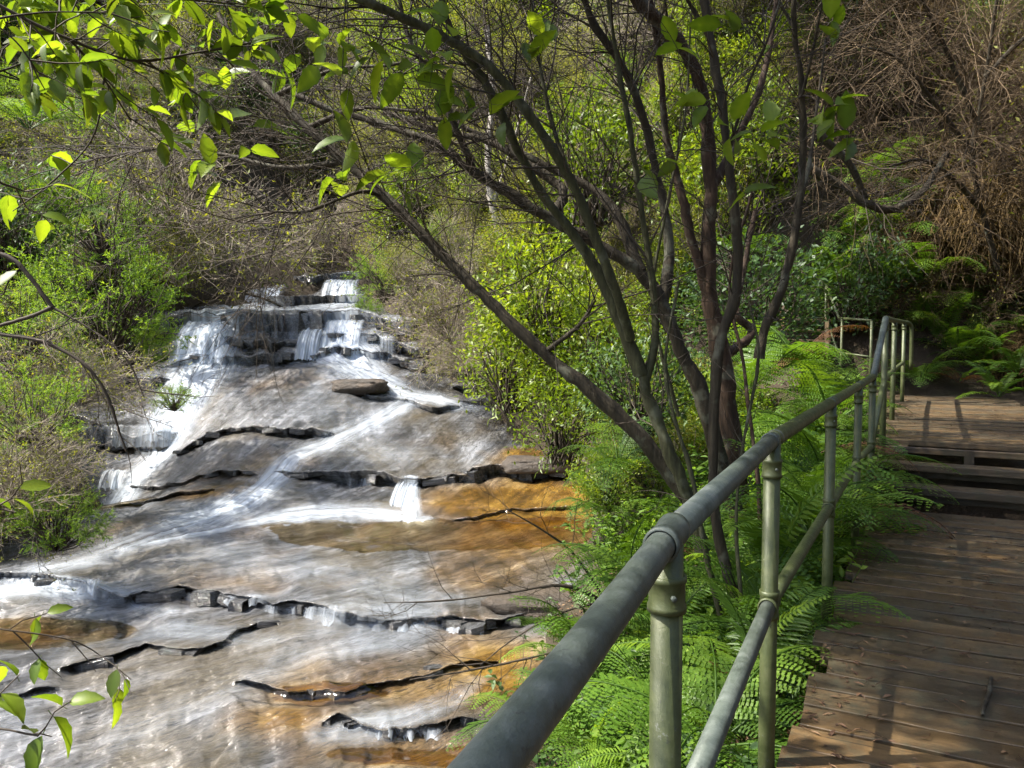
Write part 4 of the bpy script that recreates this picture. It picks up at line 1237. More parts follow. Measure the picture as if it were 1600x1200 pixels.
def crown_feather(seed, nspray=80, squash=(1, 1, .8)):
    r = np.random.default_rng(seed)
    g, gs = Geo(), Geo()
    c = rand_dirs(nspray, r) * (r.uniform(.2, 1, nspray) ** .6)[:, None] * np.array(squash) * .75 + np.array([0, 0, squash[2] * .8])
    c = c[c[:, 2] > -.05]; nspray = len(c)
    out = nrm(c - np.array([0, 0, .1])) + rand_dirs(nspray, r) * .5 + np.array([0, 0, .1])
    main = grow(c, out, r.uniform(.3, .55, nspray), 5, .15, -.05, r)
    tubes(gs, main, np.linspace(.007, .002, 5)[None].repeat(nspray, 0), 3, tint=r.uniform(0, 1, nspray))
    root_ = grow(np.zeros((nspray, 3)), c, np.linalg.norm(c, axis=1), 4, .1, 0, r)
    root_[:, -1] = c
    tubes(gs, root_, np.linspace(.018, .007, 4)[None].repeat(nspray, 0), 3, tint=r.uniform(0, 1, nspray))
    sub, ln = sprout(main, nspray * 11, (.10, .22), .1, 1, (.5, 1.0), 3, .12, -.03, r)
    n2 = len(sub)
    m_ = 13
    t = np.tile(np.linspace(.1, 1, m_), n2); k = np.repeat(np.arange(n2), m_)
    pos = np.where((t < .5)[:, None], sub[k, 0] * (1 - t * 2)[:, None] + sub[k, 1] * (t * 2)[:, None], sub[k, 1] * (2 - t * 2)[:, None] + sub[k, 2] * (t * 2 - 1)[:, None])
    tan = nrm(sub[k, 2] - sub[k, 0])
    d = nrm(tan * .7 + rand_dirs(len(k), r))
    leaves(g, pos, d, rand_dirs(len(k), r), r.uniform(.025, .052, len(k)), .013, 'needle', np.clip(np.repeat(r.uniform(0, 1, n2), m_) * .7 + r.uniform(0, .3, len(k)), 0, 1))
    return g, gs

def crown_twigs(seed, n=(52, 420, 2500), leaf=0, droop=0., spreadz=.8):
    r = np.random.default_rng(seed)
    g = Geo(); gl = Geo()
    d = rand_dirs(n[0], r) * np.array([1, 1, spreadz]) + np.array([0, 0, .75])
    main = grow(np.zeros((n[0], 3)), d, r.uniform(.8, 1.6, n[0]), 6, .18, droop, r)
    tubes(g, main, np.linspace(.011, .004, 6)[None].repeat(n[0], 0), 3, tint=r.uniform(0, 1, n[0]))
    a, _ = sprout(main, n[1], (.25, .7), .25, 1, (.4, 1.0), 4, .2, droop, r)
    tubes(g, a, np.linspace(.0048, .0024, 4)[None].repeat(n[1], 0), 3, tint=r.uniform(0, 1, n[1]))
    b, _ = sprout(a, n[2], (.12, .4), .1, 1, (.4, 1.0), 3, .2, droop, r)
    tubes(g, b, np.linspace(.0028, .0014, 3)[None].repeat(n[2], 0), 3, tint=r.uniform(0, 1, n[2]))
    if leaf:
        k = r.integers(0, n[2], leaf); t = r.uniform(0, 1, leaf)[:, None]
        pos = b[k, 1] * (1 - t) + b[k, 2] * t
        leaves(gl, pos, rand_dirs(leaf, r), nrm(rand_dirs(leaf, r) + np.array([0, 0, .6])), r.uniform(.035, .08, leaf), .024, 'diamond')
    return gl, g

def crown_thatch(seed, n=3400):
    r = np.random.default_rng(seed)
    g = Geo()
    c = r.normal(size=(n, 3)) * np.array([.45, .35, .25]) + np.array([0, 0, .9])
    st = grow(c, r.normal(size=(n, 3)) * .6 + np.array([0, 0, -.5]), r.uniform(.25, .8, n), 4, .3, -.35, r)
    tubes(g, st, np.linspace(.006, .0025, 4)[None].repeat(n, 0), 3, tint=r.uniform(0, 1, n))
    k = r.integers(0, n, n)
    leaves(g, st[k, 2], nrm(r.normal(size=(n, 3)) * .5 + np.array([0, 0, -.7])), rand_dirs(n, r), r.uniform(.06, .16, n), .022, 'diamond')
    return g

SH = {}
def reg(key, crown, stems, cm, sm):
    SH[key] = (crown.mesh(key + "_crown") if crown is not None and crown.n else None, stems.mesh(key + "_stems") if stems is not None and stems.n else None, cm, sm)
g_, s_ = crown_leafy(101, 72, 46, .10, .038, spread_=.125); reg('yellow', g_, s_, M['leaf_yellow'], M['twig'])
g_, s_ = crown_leafy(102, 90, 34, .12, .05, upb=.7); reg('dark', g_, s_, M['leaf_dark'], M['twig'])
g_, s_ = crown_leafy(103, 140, 40, .06, .022, spread_=.13); reg('olive', g_, s_, M['leaf_olive'], M['twig_grey'])
g_, s_ = crown_feather(104); reg('feather', g_, s_, M['leaf_feather'], M['twig'])
g_, s_ = crown_feather(105, 100, (1.1, 1.1, .55)); reg('feather_flat', g_, s_, M['leaf_feather'], M['twig'])
g_, s_ = crown_twigs(106, leaf=3000); reg('twiggy', g_, s_, M['leaf_olive'], M['twig_grey'])
g_, s_ = crown_twigs(107, leaf=1100, droop=-.12, spreadz=.5); reg('droopy', g_, s_, M['leaf_olive'], M['twig_brown'])
g_ = crown_thatch(108); reg('thatch', g_, None, M['thatch'], None)

SRC = {}
def shade_crown(key, pts, seed):  # unseen leaf crowns overhead, added to shade the deck, rails and right bank
    root = T[key][0]
    rr_ = random.Random(seed)
    for x, y, z, sz in pts:
        for k_, nm_ in ((0, "crown"), (1, "crown_twigs")):
            o = link(nm_, SH['olive'][k_], SH['olive'][k_ + 2], root)
            o.location = Vector((x, y, z)) - root.location; o.scale = (sz, sz, sz * .6); o.rotation_euler = (0, 0, rr_.uniform(0, 6)); o["kind"] = "stuff"
shade_crown('brown', [(-1.9, 3.6, 4.7, 1.5), (-1.0, 5.2, 5.9, 1.5), (-2.4, .9, 5.2, .9)], 1)
shade_crown('red', [(-.9, 3.4, 5.6, 1.3), (-1.6, 1.6, 5.0, 1.0)], 2)
shade_crown('red', [(3.6, 12.6, 8.8, 1.8), (3.2, 13.8, 9.8, 1.9), (.4, 6.8, 6.2, 1.3), (.9, 10.8, 7.4, 1.5)], 4)
shade_crown('brown', [(-2.0, 2.9, 5.3, 1.3), (-1.6, 2.0, 4.7, 1.1)], 5)
shade_crown('multi', [(-2.4, .1, 4.5, 1.2), (-1.3, 2.6, 4.6, 1.2), (-2.2, -1.2, 4.2, 1.5)], 3)
def shrub(kind, name, label, px, row, Y, size, seed=0, cat="shrub", squash=1.0, group=None, crown="crown", on_ground=False):
    """size = crown radius in metres; (px,row) its middle"""
    p = P(px, row, Y)
    base = p - np.array([0, 0, size * squash * .85])
    root = thing(name, label, cat, base.tolist(), group)
    cm, sm, c, s_ = SH[kind]
    rz = random.Random(seed * 17 + 3).uniform(0, 6.28)
    if cm:
        o = link(crown, cm, c, root); o.scale = (size, size, size * squash); o.rotation_euler = (0, 0, rz)
        o["kind"] = "stuff"; SRC.setdefault(kind, []).append(o)
    if sm:
        o2 = link("stems", sm, s_, root); o2.scale = (size, size, size * squash); o2.rotation_euler = (0, 0, rz); o2["kind"] = "stuff"
        SRC.setdefault(kind, []).append(o2)
    return root

for args in [
    ('feather', "feathery_shrub", "large bright feathery shrub on the left bank beside the upper falls", 170, 450, 13.0, 1.4, 1),
    ('feather_flat', "feathery_shrub", "flat-topped feathery shrub leaning towards the left fall", 195, 520, 13.4, .85, 2),
    ('feather', "feathery_shrub", "feathery shrub at the left edge below the bare curved branch", 30, 500, 11.5, 1.05, 3),
    ('feather', "feathery_shrub", "light feathery shrub hanging over the dark left ledges", 50, 630, 9.5, .72, 4),
    ('feather_flat', "feathery_shrub", "lowest feathery shrub beside the small blue plunge pool", 85, 790, 8.6, .62, 5),
    ('feather_flat', "feathery_spray", "small feathery spray hanging in front of the left chute", 272, 612, 12.0, .36, 6),
    ('twiggy', "twiggy_shrub", "grey leafless shrub at the left edge between the feathery shrubs", 20, 720, 8.4, .62, 7),
    ('twiggy', "twiggy_shrub", "brown twiggy shrub under the feathery shrub on the left bank", 120, 560, 11.0, .8, 8),
    ('feather', "feathery_shrub", "yellow-green shrub right of the topmost fall", 610, 425, 22.5, 1.15, 9),
    ('feather_flat', "feathery_shrub", "small low green tuft on the ledge under the topmost fall", 575, 478, 20.8, .55, 10),
    ('twiggy', "twiggy_shrub", "pale brown twiggy shrub right of the main falls", 705, 460, 17.5, 1.3, 11),
    ('twiggy', "twiggy_shrub", "bare twiggy shrub drooping beside the right-hand ledge", 735, 535, 15.5, .75, 12),
    ('yellow', "leafy_shrub", "dense yellow-green leafy shrub behind the leaning limb", 850, 470, 9.6, .95, 13),
    ('yellow', "leafy_shrub", "yellow-green shrub low over the rock at the stream edge", 800, 560, 9.8, .8, 14),
    ('yellow', "leafy_shrub", "leafy shrub below the leaning limb above the orange stain", 880, 640, 8.6, .72, 15),
    ('yellow', "leafy_shrub", "leafy shrub framed between the leaning limb and the forked tree", 940, 540, 8.8, .75, 16),
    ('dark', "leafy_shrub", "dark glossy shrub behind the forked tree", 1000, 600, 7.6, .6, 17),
    ('yellow', "leafy_shrub", "small yellow-green bush beside the fern under the leaning limb", 950, 745, 6.8, .36, 18),
    ('feather', "feathery_shrub", "bright green shrub on the slope above the left bank", 160, 330, 18.0, 1.5, 19),
    ('feather', "feathery_shrub", "sunlit light green shrub high on the left slope", 130, 225, 23.0, 1.9, 20),
    ('twiggy', "twiggy_shrub", "wide grey-brown twiggy thicket left of the topmost fall", 300, 300, 20.0, 2.3, 21),
    ('twiggy', "twiggy_shrub", "grey-brown twiggy shrub above the topmost fall", 470, 370, 26.0, 1.9, 22),
    ('olive', "leafy_shrub", "small olive shrub on the left bank above the upper ledge", 290, 400, 19.0, .9, 23),
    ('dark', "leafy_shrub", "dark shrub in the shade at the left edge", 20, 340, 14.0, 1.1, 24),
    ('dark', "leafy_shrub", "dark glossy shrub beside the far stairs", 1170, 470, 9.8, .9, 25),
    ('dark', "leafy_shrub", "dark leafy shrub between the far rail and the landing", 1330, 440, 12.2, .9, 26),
    ('yellow', "leafy_shrub", "sunlit shrub high behind the forked tree", 930, 240, 15.0, 1.6, 27),
    ('yellow', "leafy_shrub", "sunlit shrub behind the red-brown trunk", 1150, 300, 13.5, 1.3, 28),
    ('thatch', "dead_thatch", "hanging brown dead thatch over the dark overhang", 1520, 335, 12.4, 1.15, 29),
    ('thatch', "dead_thatch", "rusty brown thatch at the right edge over the overhang", 1600, 375, 12.2, 1.0, 30),
    ('thatch', "dead_thatch", "olive brown thatch above the sunlit tree fern", 1420, 270, 13.2, .9, 31),
    ('droopy', "twiggy_shrub", "drooping dark twiggy shrub high above the landing", 1450, 150, 14.0, 1.9, 32),
    ('droopy', "twiggy_shrub", "drooping twiggy shrub in the upper right corner", 1580, 120, 13.5, 1.8, 33),
    ]:
    shrub(*args)

# ------------------------------------------------------------------ ferns
def frond_mesh(seed, pairs=22, e0=55, e1=-35, wid=.24, bip=True, pinn=9):
    """unit length frond from the origin along +Y, arching"""
    r = np.random.default_rng(seed)
    n = 26
    t = np.linspace(0, 1, n)
    el = np.radians(e0 + (e1 - e0) * t ** 1.2)
    sw = np.cumsum(r.normal(size=n)) * .01
    ra = np.cumsum(np.stack([np.sin(sw) * np.cos(el), np.cos(sw) * np.cos(el), np.sin(el)], -1), 0) / n
    g = Geo()
    tubes(g, ra[None], np.linspace(.008, .0018, n)[None], 4, tint=.15)
    tp = np.linspace(.14, .985, pairs)
    prof = wid * np.minimum(1, .55 + 1.6 * (tp - .14)) * (1 - tp) ** .62 * 1.35
    prof = np.minimum(prof, wid)
    tan = np.gradient(ra, axis=0)
    P0, DD, UU, LL = [], [], [], []
    pos_all, d_all, up_all, L_all, W_all, ti = [], [], [], [], [], []
    for side in (-1, 1):
        for k in range(pairs):
            f = tp[k] * (n - 1); i = int(min(f, n - 2)); u = f - i
            p = ra[i] * (1 - u) + ra[i + 1] * u
            tg = nrm(tan[i])
            lat = nrm(np.cross(tg, np.array([0, 0, 1.0]))) * side
            upv = nrm(np.cross(lat, tg)) * side
            d = nrm(lat * 1.0 + tg * (.35 + r.normal() * .06) + upv * (-.12 + r.normal() * .1))
            Lp = prof[k] * r.uniform(.9, 1.05)
            if bip:
                m_ = max(4, int(pinn * min(1, Lp / wid * 1.2)))
                s_ = np.linspace(.1, .97, m_)
                perp = nrm(np.cross(upv, d))
                drp = -.25 * s_ ** 2 * Lp
                for sd in (-1, 1):
                    pos_all.append(p + d * (s_ * Lp)[:, None] + np.outer(drp, upv))
                    d_all.append(nrm(perp * sd * 1.0 + d * .75 + np.outer(r.normal(size=m_) * .1, upv)))
                    up_all.append(np.repeat(upv[None], m_, 0))
                    L_all.append(.034 * min(1, .45 + Lp / wid * .6) * (1 - s_ * .62)); W_all.append(np.full(m_, Lp / m_ * .95))
                    ti.append(np.full(m_, .35 + .3 * tp[k] + r.uniform(-.1, .1)) + r.uniform(-.1, .1, m_))
            else:
                pos_all.append(p[None]); d_all.append(d[None]); up_all.append(upv[None]); L_all.append([Lp]); W_all.append([.85 / pairs * .70]); ti.append([.35 + .3 * tp[k] + r.uniform(-.15, .15)])
    leaves(g, np.concatenate(pos_all), np.concatenate(d_all), np.concatenate(up_all), np.concatenate(L_all), np.concatenate(W_all), 'diamond' if bip else 'leaf', np.clip(np.concatenate(ti), 0, 1))
    return g.mesh("frond")
FB = [frond_mesh(201, 21, 62, -30), frond_mesh(202, 22, 45, -40), frond_mesh(203, 19, 75, -5), frond_mesh(204, 20, 35, -50), frond_mesh(205, 18, 58, -55, .28)]
FS = [frond_mesh(211, 30, 62, -25, .17, False), frond_mesh(212, 32, 48, -35, .16, False), frond_mesh(213, 28, 78, 10, .17, False), frond_mesh(214, 30, 40, -45, .17, False)]
rf = random.Random(77)
def fern(label, p, n, L, kind='b', mat='fern', az=None, name="fern", tilt=.25, dead=0):
    root = thing(name, label, "fern", p)
    src = FB if kind == 'b' else FS
    for k in range(n):
        a = (k / n * 2 * math.pi + rf.uniform(-.4, .4)) if az is None else rf.uniform(*az)
        me = src[rf.randrange(len(src))]
        if mat != 'fern' or k < dead:
            me = me.copy(); me.materials.clear(); me.materials.append(M['fern_dead'])
            o = link("frond", me, None, root)
        else:
            o = link("frond", me, M['fern'], root)
        o.rotation_euler = Euler((rf.uniform(-tilt, tilt), rf.uniform(-.2, .2), a - math.pi / 2), 'XYZ')
        s_ = L * rf.uniform(.7, 1.1)
        o.scale = (s_ * rf.uniform(.9, 1.1), s_, s_)
    return root

def gpt(px, Y, dz=0.0):
    X = (px - 800) / 1200 * Y
    return Vector((X, Y, float(ground_z(X, Y)) + dz + .08))
FERNS = [
    ("bright fern low at the stream edge below the near rail", gpt(850, 4.9), 9, .8, 'b'),
    ("spreading fern just outside the nearest post", gpt(965, 3.7), 9, .75, 'b'),
    ("sword fern with upright fronds behind the nearest post", gpt(985, 4.3), 9, .7, 's'),
    ("lush fern over the orange pool edge", gpt(985, 5.6), 10, .95, 'b'),
    ("tall fern at the foot of the leaning limb", gpt(1010, 6.4), 9, .9, 'b'),
    ("fern between the nearest post and the tree stems", gpt(1060, 3.5), 8, .65, 's'),
    ("fern at the foot of the forked tree", gpt(1075, 4.4), 8, .7, 'b'),
    ("dark sword fern at the foot of the slender stem", gpt(1150, 4.0), 8, .65, 's'),
    ("low fern under the middle rail near the second post", gpt(1130, 2.95), 8, .5, 's'),
    ("small fern in the shade under the boardwalk edge", gpt(1060, 2.75), 7, .45, 'b'),
    ("fern standing between the second post and the deck edge", path_pt(.75, -.28, -.3), 9, .8, 's'),
    ("fern leaning a frond onto the planks past the second post", path_pt(1.3, -.28, -.22), 10, .9, 'b'),
    ("dense fern beside the third post", path_pt(1.85, -.35, -.15), 10, 1.0, 's'),
    ("fern with broad fronds between the third post and the steps", path_pt(2.5, -.32, -.12), 11, 1.05, 'b'),
    ("bright fern spilling over the planks below the steps", path_pt(3.1, -.28, -.1), 11, 1.0, 'b'),
    ("fern arching over the stair rail at the landing corner", path_pt(4.1, -.4, .35), 11, 1.05, 'b'),
    ("fern draped through the rails of the landing", path_pt(5.0, -.4, .45), 10, 1.0, 'b'),
    ("fern behind the landing rail", path_pt(6.2, -.5, .45), 10, 1.0, 'b'),
    ("fern in front of the far rail", path_pt(7.6, -.7, .5), 10, 1.0, 'b'),
    ("sunlit fern left of the third post", gpt(1225, 4.7, .05), 9, .75, 'b'),
    ("fern clump behind the third post", gpt(1245, 5.6, .05), 9, .9, 'b'),
    ("shaded fern behind the slender stem", gpt(1190, 5.4, .05), 8, .8, 's'),
    ("fern beyond the curved sapling", gpt(1210, 6.6, .1), 9, 1.0, 'b'),
    ("fern beside the fourth post below the stair rail", gpt(1290, 6.4, .05), 9, .95, 'b'),
    ("fern tuft under the red-brown trunk", gpt(1110, 6.2, .1), 8, .9, 's'),
    ("fern hanging in from the right edge over the steps", path_pt(3.1, 1.68, .05), 9, .75, 's'),
    ("fern tip poking in low at the right edge over the planks", path_pt(1.0, 1.55, -.2), 8, .5, 's'),
    ("fern at the far end of the landing beside the rail corner", V(1440, 598, 11.3), 10, .95, 'b'),
    ("bright fern in the middle of the bank behind the landing", V(1500, 560, 11.6), 11, 1.05, 'b'),
    ("fern high on the bank under the dark overhang", V(1530, 510, 12.2), 10, 1.0, 'b'),
    ("sunlit fern on the bank at the right edge of the landing", V(1590, 590, 10.6), 11, .95, 's'),
    ("low fern lapping the right side of the landing boards", V(1560, 622, 10.2), 9, .7, 's'),
    ("fern above the rail corner on the shaded bank", V(1440, 520, 12.0), 10, .95, 'b'),
    ("fern at the right edge below the thatch", V(1600, 520, 11.5), 9, .95, 'b'),
    ("large sunlit fern crown under the bent mossy trunk", V(1395, 345, 12.7), 10, 1.2, 'b'),
    ("fern crown left of the bent mossy trunk", V(1320, 370, 13.6), 10, 1.2, 'b'),
    ("pale green fern crown beside the rusty thatch", V(1425, 380, 12.5), 9, 1.1, 'b'),
    ("fern on the slope above the far stairs", V(1230, 380, 14.2), 10, 1.2, 'b'),
    ("fern at the top of the far rail", V(1160, 400, 12.5), 9, 1.0, 'b'),
    ("fern below the dark shrub on the shaded bank", V(1385, 450, 12.3), 10, 1.0, 'b'),
    ("small fern on the rock edge under the lowest leafy shrub", V(935, 800, 6.6), 8, .6, 'b'),
    ("fern overhanging the bottom edge between the first two posts", gpt(1120, 2.45, .0), 8, .5, 's'),
    ("fern on the bank right behind the dead rust-brown fronds", V(1540, 575, 11.4), 10, 1.0, 's'),
    ("fern on the shaded bank just above the landing rail corner", V(1475, 545, 11.8), 10, 1.0, 's'),
    ("fern in the gap between the far steps and the red-brown trunk", gpt(1190, 8.2, .15), 10, 1.1, 'b'),
    ("fern among the tall herbs behind the curved sapling", gpt(1240, 8.8, .2), 10, 1.1, 'b'),
    ("fern covering the bare bank below the far steps", gpt(1215, 9.6, .2), 11, 1.2, 'b'),
    ("fern beside the foot of the dark shrub near the far stairs", gpt(1165, 9.3, .2), 11, 1.2, 'b'),
    ("large bright frond fan under the leaning limb at the stream edge", V(965, 735, 5.9), 9, .8, 'b'),
    ("large bright frond fan over the orange pool beside the near rail", V(985, 905, 5.2), 9, .85, 'b'),
    ("yellow-green fern at the stream edge above the lowest ledge", V(900, 1030, 4.7), 10, .75, 'b'),
    ("yellow-green fern clump at the bottom edge left of the nearest post", V(930, 1170, 3.9), 10, .7, 'b'),
    ("tree fern crown hanging beside the thatch above the landing", V(1370, 300, 12.9), 11, 1.4, 'b'),
    ("tree fern crown with long fronds over the far rail", V(1350, 400, 13.2), 11, 1.35, 'b'),
    ("long-fronded fern in the shade left of the dark overhang", V(1440, 440, 12.1), 11, 1.3, 'b'),
    ("tall arching fern leaning over the middle rail past the third post", path_pt(2.2, -.22, .1), 10, 1.0, 'b'),
    ("tall arching fern hiding the foot of the stair rail", path_pt(3.6, -.3, .15), 11, 1.1, 'b'),
    ("fern fan standing against the second post below the middle rail", path_pt(.2, -.32, -.25), 10, .8, 'b'),
    ("fern over the bare soil left of the far steps", V(1200, 590, 8.0), 10, 1.1, 'b'),
    ("fern right below the lowest tread of the far steps", V(1245, 580, 8.4), 10, 1.1, 'b'),
    ("leafy fern between the red-brown trunk and the curved sapling", V(1170, 620, 7.4), 10, 1.0, 'b'),
    ("large drooping fern beside the far rail under the dark shrub", V(1310, 455, 12.8), 11, 1.2, 'b'),
    ("bright drooping fern on the bank under the rusty thatch", V(1490, 470, 12.3), 11, 1.3, 'b'),
    ("fern covering the foot of the leaning limb", gpt(1045, 4.75, .25), 10, .85, 's'),
    ("tree fern crown high at the left edge under the overhanging leaves", V(45, 205, 13.0), 11, 1.7, 'b'),
    ("pale tree fern crown at the left edge above the feathery shrubs", V(95, 345, 14.0), 11, 1.5, 'b'),
    ("fern in the hollow behind the forked tree", gpt(1090, 7.6, .15), 9, 1.0, 'b'),
    ("fern close under the near rail at the bottom edge", gpt(930, 2.9, .0), 9, .65, 'b'),
]
for lab, p, n, L, kd in FERNS:
    fern(lab, p, n, L, kd, dead=rf.choice((0, 0, 0, 1)) if p[1] > 5 else 0)
fern("clump of dead rust-brown fern fronds on the bank behind the landing", V(1500, 600, 11.0), 4, .75, 'b', 'dead', name="dead_fern")
fern("withered yellow-brown fern frond under the bent trunk", V(1455, 352, 12.6), 4, 1.0, 's', 'dead', name="dead_fern")
fern("dead brown frond beside the boardwalk edge", path_pt(.55, -.22, -.35), 3, .4, 's', 'dead', name="dead_fern")

# dark rock overhang above the bank
def rock_slab(name, label, cen, size, seed, mat):
    r = np.random.default_rng(seed)
    nu, nv = 40, 22
    u = np.linspace(0, 2 * np.pi, nu, endpoint=False); v = np.linspace(-np.pi / 2, np.pi / 2, nv)
    U, Vv = np.meshgrid(u, v)
    sg = lambda x, p: np.sign(x) * np.abs(x) ** p
    p = np.stack([sg(np.cos(Vv), .5) * sg(np.cos(U), .6), sg(np.cos(Vv), .5) * sg(np.sin(U), .6), sg(np.sin(Vv), .6)], -1)
    p = p * (1 + .16 * fbm(p * 1.7 + seed, 4, seed)[..., None]) * np.array(size)
    ix = np.arange(nu * nv).reshape(nv, nu); nx = np.roll(ix, -1, 1)
    q = np.stack([ix[:-1], nx[:-1], nx[1:], ix[1:]], -1).reshape(-1, 4)
    g = Geo().add(p.reshape(-1, 3), quads=q)
    o = link(name, g.mesh(name), mat); o.location = cen
    return tag(o, label, "rock")
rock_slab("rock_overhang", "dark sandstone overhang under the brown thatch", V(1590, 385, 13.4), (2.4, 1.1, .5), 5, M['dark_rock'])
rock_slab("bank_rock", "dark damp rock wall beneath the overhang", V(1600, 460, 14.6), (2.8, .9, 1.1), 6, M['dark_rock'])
rock_slab("stream_boulder", "small dark flat boulder in the flow below the right fall", np.array(bed_at(562, 628)) + np.array([0, 0, .05]), (.62, .34, .17), 8, M['dark_rock'])
rock_slab("stream_boulder", "dark wet slab of rock at the stream edge under the leafless twigs", np.array(bed_at(870, 950)) + np.array([0, 0, .02]), (.75, .3, .13), 9, M['dark_rock'])
rock_slab("stream_boulder", "long dark rock at the edge of the orange stained shelf", np.array(bed_at(860, 738)) + np.array([0, 0, .03]), (.85, .3, .14), 10, M['dark_rock'])
lg, _ = tree("fallen_log", "dark fallen log with a broken branch stub at the stream edge", [
    ("trunk", [(690, 575, 17.0), (760, 588, 16.8), (830, 592, 16.6), (930, 590, 16.4)], 22, 26), ("branch", [(760, 588, 16.8), (735, 560, 16.9), (715, 548, 17.0)], 9, 4)], M['bark_dark'], 14, None, cat="log", flare=0)

# fallen stick on the planks
stk = stem_pts([(1548, 1062, 2.85), (1545, 1090, 2.72), (1537, 1112, 2.62), (1535, 1130, 2.55)], 12)
stk[:, 2] = .014 + np.linspace(0, 1, 12) * .004
o = link("fallen_stick", stem_mesh("fallen_stick", stk, .009, .006, 3, 8, 0), M['bark_dark'])
tag(o, "short dark stick lying along the near planks", "stick")

# ------------------------------------------------------------------ what nobody could count
# leaf litter on the boards
r = np.random.default_rng(9)
g = Geo()
n = 900
ss = np.concatenate([r.uniform(-.8, DECK_END, 650), r.uniform(PLAT_START, PLAT_END, 250)])
edge = r.random(n) < .45
qq = np.where(edge, np.where(r.random(n) < .4, r.uniform(0, .2, n), r.uniform(1.0, 1.38, n)), r.uniform(.02, 1.38, n))
pos = np.stack([E0[0] + PD[0] * ss + PN[0] * qq, E0[1] + PD[1] * ss + PN[1] * qq, np.where(ss > DECK_END + .1, .45 + (ss - PLAT_START) * .012, 0) + .006 + r.uniform(0, .004, n)], -1)
d = rand_dirs(n, r) * np.array([1, 1, .12])
leaves(g, pos, nrm(d), nrm(np.array([[0, 0, 1.]]) + rand_dirs(n, r) * .25), r.uniform(.012, .05, n), r.uniform(.004, .016, n), 'leaf')
k = 220
st = grow(pos[:k] + np.array([0, 0, .003]), rand_dirs(k, r) * np.array([1, 1, 0.0]), r.uniform(.03, .12, k), 4, .12, 0, r); st[:, :, 2] = pos[:k, 2:3] + .004
tubes(g, st, np.full((k, 4), .0013), 3, tint=r.uniform(0, .5, k))
o = link("leaf_litter", g.mesh("leaf_litter"), M['litter']); o["kind"] = "stuff"
o["label"] = "brown leaf litter and twig bits scattered over the boardwalk"

# low broad-leaved undergrowth on the bank between rail and stream
def undergrowth(name, label, n, reg_, L, mat, seed, hmax=.5):
    r = np.random.default_rng(seed)
    (x0, x1), (y0, y1) = reg_
    m_ = n // 14
    px = r.uniform(x0, x1, m_); Y = np.exp(r.uniform(math.log(y0), math.log(y1), m_)); X = (px - 800) / 1200 * Y
    q_ = (X - E0[0]) * PN[0] + (Y - E0[1]) * PN[1]
    s2 = (X - E0[0]) * PD[0] + (Y - E0[1]) * PD[1]
    ok = (X > XR(Y) + .1) & ((q_ < -.12) | (s2 > PLAT_END + .1))
    X, Y = X[ok], Y[ok]; m_ = len(X)
    z = ground_z(X, Y)
    h = r.uniform(.08, hmax, m_)
    base = np.stack([X, Y, z], -1)
    st = grow(base, np.array([[0, 0, 1.]]) + r.normal(size=(m_, 3)) * .35, h, 4, .15, 0, r)
    g = Geo()
    tubes(g, st, np.linspace(.004, .002, 4)[None].repeat(m_, 0), 3, tint=.1)
    k = np.repeat(np.arange(m_), 14); f = r.uniform(.3, 1, len(k)) * 2.999; i = f.astype(int); u = (f - i)[:, None]
    pos = st[k, i] * (1 - u) + st[k, i + 1] * u
    d = nrm(rand_dirs(len(k), r) * np.array([1, 1, .4]) + np.array([0, 0, .15]))
    leaves(g, pos, d, nrm(np.array([[0, 0, 1.]]) + rand_dirs(len(k), r) * .5), L * r.uniform(.5, 1.2, len(k)), L * .42 * r.uniform(.7, 1.2, len(k)), 'leaf', np.clip(np.repeat(r.uniform(0, .7, m_), 14) + r.uniform(0, .3, len(k)), 0, 1))
    o = link(name, g.mesh(name), mat); o["kind"] = "stuff"; o["label"] = label
undergrowth("undergrowth", "low dark broad-leaved undergrowth covering the bank", 9000, ((820, 1420), (2.3, 12.)), .085, M['leaf_dark'], 301, .6)
undergrowth("tall_herbs", "leafy green herbs between the tree stems and the far stairs", 9000, ((940, 1330), (5.2, 11.)), .10, M['leaf_feather'], 304, 1.1)
undergrowth("seedlings", "bright green seedlings among the ferns on the bank", 4200, ((960, 1420), (3.2, 9.)), .075, M['leaf_feather'], 302, .8)
g = Geo(); r = np.random.default_rng(303)
m_ = 6000; px = r.uniform(780, 1450, m_); Y = r.uniform(2.2, 8, m_); X = (px - 800) / 1200 * Y
q_ = (X - E0[0]) * PN[0] + (Y - E0[1]) * PN[1]; ok = (X > XR(Y)) & (q_ < -.02); X, Y = X[ok], Y[ok]
pos = np.stack([X, Y, ground_z(X, Y) + .01], -1)
leaves(g, pos, nrm(rand_dirs(len(X), r) * np.array([1, 1, .3])), nrm(np.array([[0, 0, 1.]]) + rand_dirs(len(X), r) * .5), r.uniform(.03, .09, len(X)), r.uniform(.01, .035, len(X)), 'leaf')
o = link("bank_litter", g.mesh("bank_litter"), M['litter']); o["kind"] = "stuff"; o["label"] = "brown fallen leaves covering the soil of the bank"

